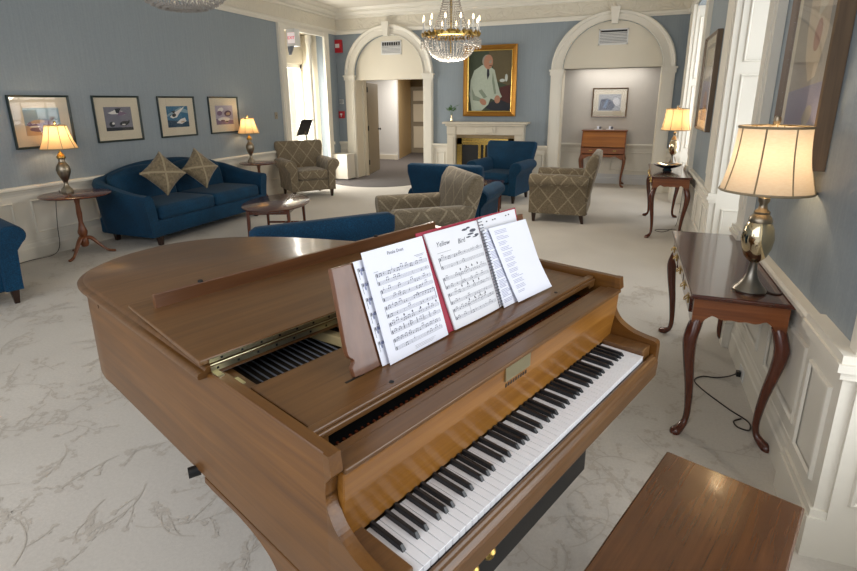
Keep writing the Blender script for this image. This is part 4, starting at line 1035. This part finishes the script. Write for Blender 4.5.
# fallboard
fbp = [(.134, .930), (.184, .930), (.184, .90), (.19, .74), (.158, .74), (.151, .80), (.142, .86), (.138, .925)]
mb = MB(); mb.prism(fbp, px, U0+.031, U1-.035); fbd = mb.build('fallboard', M['pwf'], pn, bev=.003)
mb = MB(); mb.box(U0+.031, U1-.035, .131, .184, .930, .943); mb.build('fall_top_reflection', M['pwx'], fbd, bev=.003)  # top of the fallboard, split off in darker wood for its reflection
mb = MB(); mb.box(.515, .645, .134, .1385, .885, .928)
mb.build('brass_plate', M['hinge'], fbd)
mb = MB()
for k in range(9): x = .525+k*.013; mb.box(x, x+.008, .1405, .1445, .862, .873)
mb.build('maker_lettering', M['edge'], fbd)
mb = MB(); mb.box(U0+.031, U1-.035, .186, .214, .90, .938); mb.build('stretcher_rail', M['pwx'], pn, bev=.003)
mb = MB(); mb.box(U0+.046, U1-.046, .20, .6, .70, .88); mb.box(U0+.046, U1-.046, .6, 1.0, .62, .86); mb.build('action_block', M['dark'], pn)
mb = MB()
for k in range(70): x = U0+.07+k*.0182; mb.box(x, x+.006, .222, .236, .88, .925)
mb.build('hammer_felts', M['mahz'], pn)
# music shelf
mb = MB(); mb.box(U0+.050, U1-.050, .240, .522, .945, .965); mb.box(U0+.034, U1-.038, .244, .268, .955, .974); mb.box(U0+.034, U1-.038, .236, .250, .953, .965)
mb.box(U0+.030, U0+.075, .24, .66, .93, .958); mb.box(U1-.075, U1-.034, .24, .66, .93, .958); mb.build('music_shelf', M['pwx'], pn, bev=.003)
mb = MB(); mb.box(.13, .19, .355, .362, .9652, .966); mb.build('shelf_slot', M['dark'], pn)
mb = MB(); mb.lathe([(.007, 0), (.006, .002), (.001, .003)], (.20, .265, .974), 12); mb.lathe([(.007, 0), (.006, .002), (.001, .003)], (1.03, .265, .974), 12); mb.build('screw', M['dark'], pn, smooth=True)
# strings, dampers, plate
mb = MB()
for k in range(58): x = U0+.09+k*.0215; mb.box(x, x+.0035, .50, .80, .905, .909)
for k in range(50): x = U0+.10+k*.0245; mb.box(x, x+.010, .535, .56, .90, .935)
mb.build('strings', M['grey'], pn)['kind'] = 'stuff'
mb = MB(); mb.box(U0+.06, U1-.06, .50, .95, .875, .885); mb.build('iron_plate', cm('plate_bronze', '#3c3226'), pn)
mb = MB()
mb.hexa([(.335, .50, .91), (.38, .50, .91), (.32, .80, .91), (.28, .80, .91)], [(.34, .50, .94), (.375, .50, .94), (.315, .80, .94), (.285, .80, .94)]); mb.hexa([(.40, .50, .91), (.44, .50, .91), (.32, .80, .91), (.29, .80, .91)], [(.405, .50, .925), (.435, .50, .925), (.315, .80, .925), (.295, .80, .925)])
mb.build('plate_strut', cm('strut_paint', '#a8966c'), pn, bev=.004)
# main lid
lo = offset(rimc, -.024)
lidp = [(U0-.024, .645)] + [p for p in lo if p[1] > .70] + [(U1+.024, .645)]
n = len(lidp); mb = MB()
lv = [(0, .988, .988), (-.006, .990, .990)]
o1 = offset(lidp, .010)
mb.rings([[(x, y, z) for x, y in offset(lidp, d)] for d, z in ((.014, .966), (.004, .967), (0, .971), (0, .978), (.004, .983), (.012, .985), (.020, .986), (.025, .992), (.032, .996))]); lid = mb.build('main_lid', M['pwx'], pn, smooth=True)
# folded-back front lid (wedge lifted at its far edge)
mb = MB(); a, b = U0-.012, U1+.012
mb.hexa([(a, .650, .999), (b, .650, .999), (b, 1.13, 1.031), (a, 1.13, 1.031)], [(a, .650, 1.015), (b, .650, 1.015), (b, 1.13, 1.040), (a, 1.13, 1.040)]); fl_ = mb.build('front_lid', M['pwx'], pn, bev=.003)
mb = MB(); mb.hexa([(-.05, 1.045, 1.034), (1.265, 1.045, 1.034), (1.265, 1.067, 1.034), (-.05, 1.067, 1.034)], [(-.05, 1.048, 1.080), (1.265, 1.048, 1.080), (1.265, 1.065, 1.080), (-.05, 1.065, 1.080)]); s_ = mb.build('lid_lip', wood('walnut_lip', '#4a2a14', '#643e20', '#7c5230', 0, .4, .2, .8, .2, .4), fl_, bev=.002)
mb = MB(); mb.lathe([(.009, 0), (.008, .006), (.002, .008)], (.10, 1.057, 1.080), 10); mb.lathe([(.009, 0), (.008, .006), (.002, .008)], (.88, 1.057, 1.080), 10); mb.build('rubber_button', M['dark'], fl_, smooth=True)
mb = MB(); mb.box(-.078, 1.30, .642, .646, .977, .991); mb.box(-.078, 1.30, .646, .650, 1.001, 1.012); mb.tube([(-.078, .644, .996), (1.30, .644, .996)], .0022, 8)
hg = mb.build('piano_hinge', M['hinge'], pn)
mb = MB()
for k in range(23): x = -.060+k*.058; mb.box(x-.003, x+.003, .641, .643, .981, .987); mb.box(x+.012, x+.018, .645, .647, 1.004, 1.010)
mb.build('hinge_screw', M['dark'], hg)
mb = MB(); mb.box(-.084, -.068, .590, .632, .985, .987); mb.build('hinge_plate', M['hinge'], pn)
mb = MB(); mb.box(-.052, -.030, .560, .600, .958, .960); mb.build('hinge_plate', M['hinge'], pn)
# small marks of the lid hooks on the bass side
mb = MB(); mb.box(U0-.002, U0, 1.50, 1.503, .925, .955); mb.build('lid_pin', M['edge'], pn)
# keys
kb = MB(); kb.box(-.002, 1.228, -.003, .158, .645, .712); kbd = kb.build('keyboard', M['edge'], pn)
KW = 1.225/52
black_after = {0: 1, 2: 1, 3: 1, 5: 1, 6: 1}   # A,C,D,F,G counting A=0
for i in range(52):
    mb = MB(); x0, x1 = i*KW+.0008, (i+1)*KW-.0008
    mb.box(x0, x1, .0, .156, .714, .735); mb.box(x0, x1, -.002, .003, .733, .7352); mb.build('white_key', M['ivory'], kbd, bev=.0008, seg=1)
for i in range(51):
    if i % 7 in (0, 2, 3, 5, 6):
        off = {0: .0, 2: -.0025, 3: .0025, 5: -.003, 6: .0}[i % 7]; c = (i+1)*KW+off
        mb = MB(); mb.hexa([(c-.0058, .052, .734), (c+.0058, .052, .734), (c+.0058, .156, .734), (c-.0058, .156, .734)], [(c-.0046, .062, .7465), (c+.0046, .062, .7465), (c+.0046, .156, .748), (c-.0046, .156, .748)])
        mb.build('black_key', M['blackkey'], kbd, bev=.001, seg=2)
# legs
lg = [(.05, .60), (.76, .60), (.76, .580)] + [(p.x, p.y) for p in catmull([(.72, .577, 0), (.56, .58, 0), (.46, .565, 0), (.395, .53, 0), (.36, .45, 0), (.33, .28, 0), (.32, .06, 0)], 4)] + [(.22, .06), (.21, .28), (.17, .42), (.10, .54), (.05, .575)]
for a, b, dv in ((U0+.001, U0+.085, 0), (U1-.085, U1-.006, .12)):
    mb = MB(); mb.prism([(y+dv, z) for y, z in lg], px, a, b); l_ = mb.build('leg', M['pwy'], pn, bev=.004)
    mb = MB(); mb.lathe([(.03, .0), (.03, .05)], ((a+b)/2, .27+dv, .0), 16); mb.box((a+b)/2-.02, (a+b)/2+.02, .25+dv, .29+dv, .04, .062); mb.build('caster', M['brass'], l_, smooth=True)
mb = MB(); mb.lathe([(.045, .05), (.04, .2), (.06, .45), (.08, .58), (.09, .61)], (.38, 1.72, 0), 8); l_ = mb.build('leg', M['pwy'], pn)
mb = MB(); mb.lathe([(.03, .0), (.03, .05)], (.38, 1.72, 0), 16); mb.build('caster', M['brass'], l_, smooth=True)
mb = MB(); mb.tube([(U0+.01, .80, .60), (U0-.022, .81, .60)], .016, 12); mb.build('brace_knob', M['black'], pn, smooth=True)
# black control box under the keybed with two brass knobs
mb = MB(); mb.box(-.02, .790, .0, .14, .505, .585); mb.box(-.02, .775, .04, .12, .585, .615); bx = mb.build('pedal_box', M['black'], pn, bev=.006)
for x in (.165, .232):
    mb = MB(); mb.lathe([(.014, 0), (.017, .004), (.017, .012), (.010, .020), (.012, .028), (.005, .032)], n=16); mb.build('brass_knob', M['brass'], bx, smooth=True, loc=(x+.02, .004, .585), rot=(R(35), 0, 0))
# music desk
LT = math.atan(.268)
def dk_(u, s, off=0): # point on the leaning desk plane; off = towards the player
    return (u, .353+s*math.sin(LT)-off*math.cos(LT), .966+s*math.cos(LT)+off*math.sin(LT))
dp = [(.185, .002), (1.02, .002), (1.02, .04), (1.04, .06), (1.045, .285), (.158, .288)] + [(p.x, p.y) for p in catmull([(.150, .09, 0), (.152, .062, 0), (.166, .045, 0), (.156, .028, 0), (.158, .004, 0)], 4)]
mb = MB(); mb.prism(dp, lambda p, t: dk_(p[0], p[1], -t), .0, .016); mb.build('music_desk', M['pwz'], pn, bev=.002)

# ------------------------------------------------------------------ sheet music (own things, sharing the piano's frame)
def sheet_obj(name, label, cat, group=None):
    o = empty(name, (0, 0, 0), PA_, label, cat, group); v = Matrix.Rotation(PA_, 4, 'Z') @ Vector(dk_(.2, 0)); b = Vector(PO)
    o.location = b; return o
def quadpt(c, x, y):   # c = TL, TR, BR, BL in (u, s); x 0..1 right, y 0..1 down
    t = [c[0][i]*(1-x)+c[1][i]*x for i in (0, 1)]; b = [c[3][i]*(1-x)+c[2][i]*x for i in (0, 1)]
    return (t[0]*(1-y)+b[0]*y, t[1]*(1-y)+b[1]*y)
class Page:
    def __init__(s, c, off, curl=None, th=.0012): s.c, s.off, s.curl, s.mb, s.th = c, off, curl, MB(), th
    def P(s, x, y, lift=0):
        u, v = quadpt(s.c, x, y); return dk_(u, v, s.off+lift+(s.curl(x, y) if s.curl else 0))
    def base(s, nx=24, ny=16):
        vs = [s.P(i/nx, j/ny, 0) for j in range(ny+1) for i in range(nx+1)] + [s.P(i/nx, j/ny, -s.th) for j in range(ny+1) for i in range(nx+1)]
        K = (nx+1)*(ny+1); f = []
        for j in range(ny):
            for i in range(nx):
                a = j*(nx+1)+i; f += [(a, a+nx+1, a+nx+2, a+1), (K+a, K+a+1, K+a+nx+2, K+a+nx+1)]
        for i in range(nx): f += [(i, i+1, K+i+1, K+i), (ny*(nx+1)+i+1, ny*(nx+1)+i, K+ny*(nx+1)+i, K+ny*(nx+1)+i+1)]
        for j in range(ny): a = j*(nx+1); b = a+nx; f += [(a+nx+1, a, K+a, K+a+nx+1), (b, b+nx+1, K+b+nx+1, K+b)]
        s.mb.add(vs, f, 0)
    def r(s, x0, y0, x1, y1, mi=1, sk=0):
        n = max(1, int((x1-x0)*12))
        for k in range(n):
            a, b = x0+(x1-x0)*k/n, x0+(x1-x0)*(k+1)/n
            s.mb.add([s.P(a, y0, .0004), s.P(a, y1, .0004), s.P(b, y1, .0004), s.P(b, y0, .0004)], [(0, 1, 2, 3)], mi)
    def dot(s, x, y, rx, ry, mi=1):
        s.mb.add([s.P(x+rx*math.cos(a), y-ry*math.sin(a), .0005) for a in [2*math.pi*k/8 for k in range(8)]], [tuple(range(8))], mi)
    def staff(s, x0, x1, y, dens=1.0, gap=.0075, clef=True, treble=True):
        for k in range(5): s.r(x0, y+k*gap, x1, y+k*gap+.0026, 2)
        nb = 3
        for k in range(nb+1): xx = x0+(x1-x0)*k/nb; s.r(xx-.0015, y, xx+.0015, y+4*gap, 1)
        if clef: s.dot(x0+.02, y+2*gap, .008, .018)
        x = x0+.05
        while x < x1-.03:
            if random.random() < .86*dens:
                yy = y+gap*random.choice((0, .5, 1, 1.5, 2, 2.5, 3, 3.5)); s.dot(x, yy, .0075, .005)
                s.r(x+.005, yy-.022, x+.0075, yy, 1)
                if random.random() < .55 and x < x1-.08:
                    y2 = yy+random.choice((-.5, .5, 0))*gap; s.dot(x+.03, y2, .0075, .005); s.r(x+.035, yy-.022, x+.0375, y2, 1); s.r(x+.005, yy-.024, x+.0375, yy-.019, 1); x += .03
            x += .032+.02*random.random()
    def title(s, txt, xc, y, h, w, lib=None): pass
def add_text(parent, page, txt, size, x, y, name='printed_title', mi='ink', italic=0):
    # text laid on the sheet surface
    c = bpy.data.curves.new('t', 'FONT'); c.body = txt; c.size = 1; c.align_x = 'CENTER'; c.shear = italic; c.resolution_u = 2
    t = bpy.data.objects.new('t', c); COL.objects.link(t); dg = bpy.context.evaluated_depsgraph_get()
    me = bpy.data.meshes.new_from_object(t.evaluated_get(dg)); bpy.data.objects.remove(t)
    W = math.dist(page.c[0], page.c[1]); H = math.dist(page.c[0], page.c[3])
    vs = [page.P(x+v.co.x*size/W, y-v.co.y*size/H, .0006) for v in me.vertices]; fs = [tuple(p.vertices) for p in me.polygons]
    m2 = MB(); m2.add(vs, fs); return m2.build(name, M[mi], parent)
random.seed(11)
GS = 'loose sheet music leaning on the piano desk'
# leftmost, mostly covered sheet
o = sheet_obj('sheet_music', 'leftmost music sheet on the piano, mostly covered by the page in front', 'sheet music', GS)
p = Page([(.224, .290), (.46, .290), (.48, .0), (.247, .0)], .006); p.base()
for k in range(6):
    y = .07+k*.14; p.staff(.03, .6, y, 1.0, .008)
    p.r(.03, y, .035, y+.1, 1); p.dot(.09, y+.02, .03, .014, 3); p.dot(.07, y+.05, .012, .02, 3)
p.mb.build('page', [M['paper'], M['ink'], M['inkg'], M['ink2']], o)
# page with the clear staves
o = sheet_obj('sheet_music', 'white printed music page in front of the red book, left of its spine', 'sheet music', GS)
p = Page([(.248, .308), (.482, .308), (.509, .0), (.266, -.003)], .016); p.base()
for k in range(5):
    y = .21+k*.148; x0 = .13 if k != 0 else .12; p.staff(x0, .97 if k != 4 else .93, y, .9); p.staff(x0, .97 if k != 4 else .93, y+.072, .45)
    p.r(x0-.004, y, x0, y+.102, 1)
    if k == 2: p.r(.965, y, .972, y+.10, 1); p.r(.60, y-.004, .972, y, 1)
    if k == 3:
        for q in range(5): p.dot(.38+q*.14, y-.02, .012, .012, 1); p.r(.33+q*.11, y+.05, .345+q*.11, y+.10, 2)
for q in range(3): p.r(.42, .945+q*.012, .78-.03*q, .948+q*.012, 2)
p.r(.78, .155, .95, .160, 2); p.r(.80, .168, .93, .172, 2); p.r(.10, .19, .17, .195, 2)
p.mb.build('page', [M['paper'], M['ink'], M['inkg']], o)
add_text(o, p, 'Finale Duet', .0135, .5, .078)
# open red book
o = sheet_obj('music_book', 'open spiral bound song book with red cover in the middle of the piano desk', 'book')
p = Page([(.470, .318), (.998, .315), (1.0, .0), (.515, .0)], .004, th=.003); p.base(); p.mb.build('cover', M['red'], o)
pl = Page([(.497, .310), (.752, .309), (.785, .001), (.548, .001)], .012, lambda x, y: .006*math.sin(math.pi*min(1, x*1.0))*.6, th=.006); pl.base()
for k in range(4):
    y = .30+k*.165 if k else .265
    x0 = .07; pl.staff(x0 if k else .10, .96, y, .85); pl.staff(x0 if k else .10, .96, y+.085, .5 if k else .25)
    pl.r(x0-.008+(.03 if not k else 0), y, x0+(.03 if not k else 0), y+.115, 1)
    if k in (1, 3): pl.r(.38, y, .385, y+.115, 1)
    if k:
        for q in range(4): pl.dot(.35+q*.12+.06*(k % 2), y-.03, .012, .014, 1)
for (x, y, a, b) in ((.70, .06, .06, .012), (.78, .05, .04, .01), (.86, .09, .07, .018), (.80, .12, .07, .010), (.92, .145, .05, .012), (.74, .145, .05, .008), (.88, .16, .06, .006)): pl.dot(x, y, a, b, 1)
pl.r(.10, .215, .35, .219, 2); pl.mb.build('page', [M['paper2'], M['ink'], M['inkg']], o)
add_text(o, pl, 'Yellow', .022, .24, .155, italic=.3, mi='ink'); add_text(o, pl, 'Bird', .022, .58, .180, italic=.3, mi='ink')
pr_ = Page([(.762, .311), (.985, .311), (.990, .001), (.793, .001)], .009, th=.004); pr_.base()
for (x, y) in ((.08, .055), (.20, .03), (.36, .03), (.42, .028), (.72, .025), (.80, .022)): pr_.dot(x, y+.02, .022, .008, 1)
pr_.mb.build('page', [M['paper2'], M['ink'], M['inkg']], o)
mb = MB()
for k in range(30):
    s = .012+k*.0103*1.0; uu = .790-.032*(s/.32)
    c0 = [dk_(uu-.012, s, .018), dk_(uu-.006, s+.001, .024), dk_(uu+.003, s+.001, .024), dk_(uu+.008, s, .014)]; mb.tube(c0, .0016, 5)
mb.build('spiral_binding', M['grey'], o)
# loose lyric sheets on the right
o = sheet_obj('lyric_sheet', 'narrow visible lyric sheet tucked between the book page and the top right paper', 'sheet music', 'lyric sheets on the right of the desk')
p = Page([(.762, .272), (.93, .271), (.95, -.004), (.800, -.004)], .020); p.base(); 
for k in range(52):
    y = .03+k*.0178
    if k % 7 != 6: p.r(.06, y, .06+.20+.18*random.random(), y+.006, 1)
p.r(.33, .03, .35, .30, 2); p.mb.build('page', [M['paper'], M['ink2'], M['ink']], o)
o = sheet_obj('lyric_sheet', 'rightmost white lyric sheet with its lower right corner bent forward', 'sheet music', 'lyric sheets on the right of the desk')
cf = lambda x, y: .050*max(0, y-.55)**1.3*(.3+.7*x) + .002
p = Page([(.786, .273), (1.014, .267), (1.080, -.004), (.868, -.004)], .026, cf); p.base(24, 24)
for k in range(46):
    y = .05+k*.0185
    if k % 8 not in (3, 7): p.r(.10, y, .10+.16+.16*random.random(), y+.005, 1)
p.mb.build('page', [M['paper'], M['ink2']], o)

# ------------------------------------------------------------------ bench
bo = Vector((.219, 1.709, 0)); PB = PA_ + math.pi
o = empty('piano_bench', (.0, 1.36, 0), PA_, 'dark walnut piano bench with a worn glossy top, in the lower right corner', 'bench')
bw, bd = .82, .385
Rm = Matrix.Rotation(PA_, 4, 'Z'); far_left = Vector((.214, 1.700, 0))  # corner nearest the console table
ctr = far_left - Rm @ Vector((bw/2, bd/2, 0)); 
o.location = (ctr.x, ctr.y, 0)
mb = MB(); mb.box(-bw/2, bw/2, -bd/2, bd/2, .478, .500); mb.build('bench_top', M['bench'], o, bev=.006, seg=3)
mb = MB(); mb.box(-bw/2+.002, bw/2-.002, -bd/2+.002, bd/2-.002, .462, .478); mb.build('edge_band', M['edge'], o)
mb = MB(); mb.box(-bw/2+.03, bw/2-.03, -bd/2+.03, bd/2-.03, .38, .462); mb.build('apron', M['bench'], o)
for sx in (-1, 1):
    for sy in (-1, 1): x, y = sx*(bw/2-.055), sy*(bd/2-.055); mb = MB(); mb.hexa([(x-.016,y-.016,0),(x+.016,y-.016,0),(x+.016,y+.016,0),(x-.016,y+.016,0)], [(x-.026,y-.026,.44),(x+.026,y-.026,.44),(x+.026,y+.026,.44),(x-.026,y+.026,.44)]); mb.build('leg', M['bench'], o, bev=.003)

# ------------------------------------------------------------------ lights
DAY = (.95, .98, 1.0)
for i, ((a, b), e) in enumerate(zip(RW, (50, 34, 50))):
    add_light('window_daylight', 'AREA', (XR+.60, (a+b)/2, 1.75), e, DAY, b-a, (0, R(90), 0), 2.4).data.size = 2.4
    l = bpy.data.objects[-1] if False else None
for o in [x for x in COL.objects if x.type == 'LIGHT' and x.name.startswith('window_daylight')]:
    o.data.shape = 'RECTANGLE'; o.data.size = 2.4; o.data.size_y = 1.4
add_light('bay_daylight', 'AREA', (XL-.75, 9.18, 1.4), 190, (1, .97, .9), 2.2, (0, R(-90), 0), 1.3)
add_light('hall_fill', 'AREA', (-5.6, 13.2, 2.55), 110, (1, .92, .80), .8, (0, 0, 0), .8)  # added fill to lift the dark hall, no fitting behind it
add_light('niche_fill', 'AREA', (-.41, 10.95, 2.28), 9, (1, .96, .9), 1.2, (0, 0, 0), .3)  # unseen fill added to brighten the niche
add_light('room_behind_daylight', 'AREA', (-2.6, -1.0, 2.2), 95, (.97, .98, 1.0), 5.5, (R(68), 0, 0), 2.2)
w = bpy.data.worlds.new('World'); SC.world = w; w.use_nodes = True
bg = w.node_tree.nodes['Background']; bg.inputs['Color'].default_value = (.90, .94, 1.0, 1); bg.inputs['Strength'].default_value = 1.0

# ------------------------------------------------------------------ camera
f, cx, cy, yaw, pit, roll, H = 518.785, 424.178, 244.708, -.371358, .269017, -.0078768, 1.644744
cyw, syw, cp, sp, cr, sr = math.cos(yaw), math.sin(yaw), math.cos(pit), math.sin(pit), math.cos(roll), math.sin(roll)
F = Vector((syw*cp, cyw*cp, -sp)); r0 = Vector((cyw, -syw, 0)); u0 = r0.cross(F)
r2 = cr*r0+sr*u0; u2 = -sr*r0+cr*u0
cam = bpy.data.cameras.new('Camera'); co = bpy.data.objects.new('Camera', cam); COL.objects.link(co)
co.matrix_world = Matrix(((r2.x, u2.x, -F.x, 0), (r2.y, u2.y, -F.y, 0), (r2.z, u2.z, -F.z, H), (0, 0, 0, 1)))
cam.sensor_width = 36; cam.lens = f/857*36; cam.shift_x = (428.5-cx)/857; cam.shift_y = -(285.5-cy)/857; cam.clip_start = .02
SC.camera = co
SC.view_settings.view_transform = 'Standard'; SC.view_settings.look = 'None'; SC.view_settings.gamma = 1; SC.view_settings.exposure = -0.18
SC.view_settings.use_curve_mapping = False
SC.cycles.use_denoising = True
SC.cycles.max_bounces = 8; SC.cycles.diffuse_bounces = 4; SC.cycles.transparent_max_bounces = 12
SC.cycles.sample_clamp_indirect = 8
SC.cycles.caustics_reflective = False; SC.cycles.caustics_refractive = False
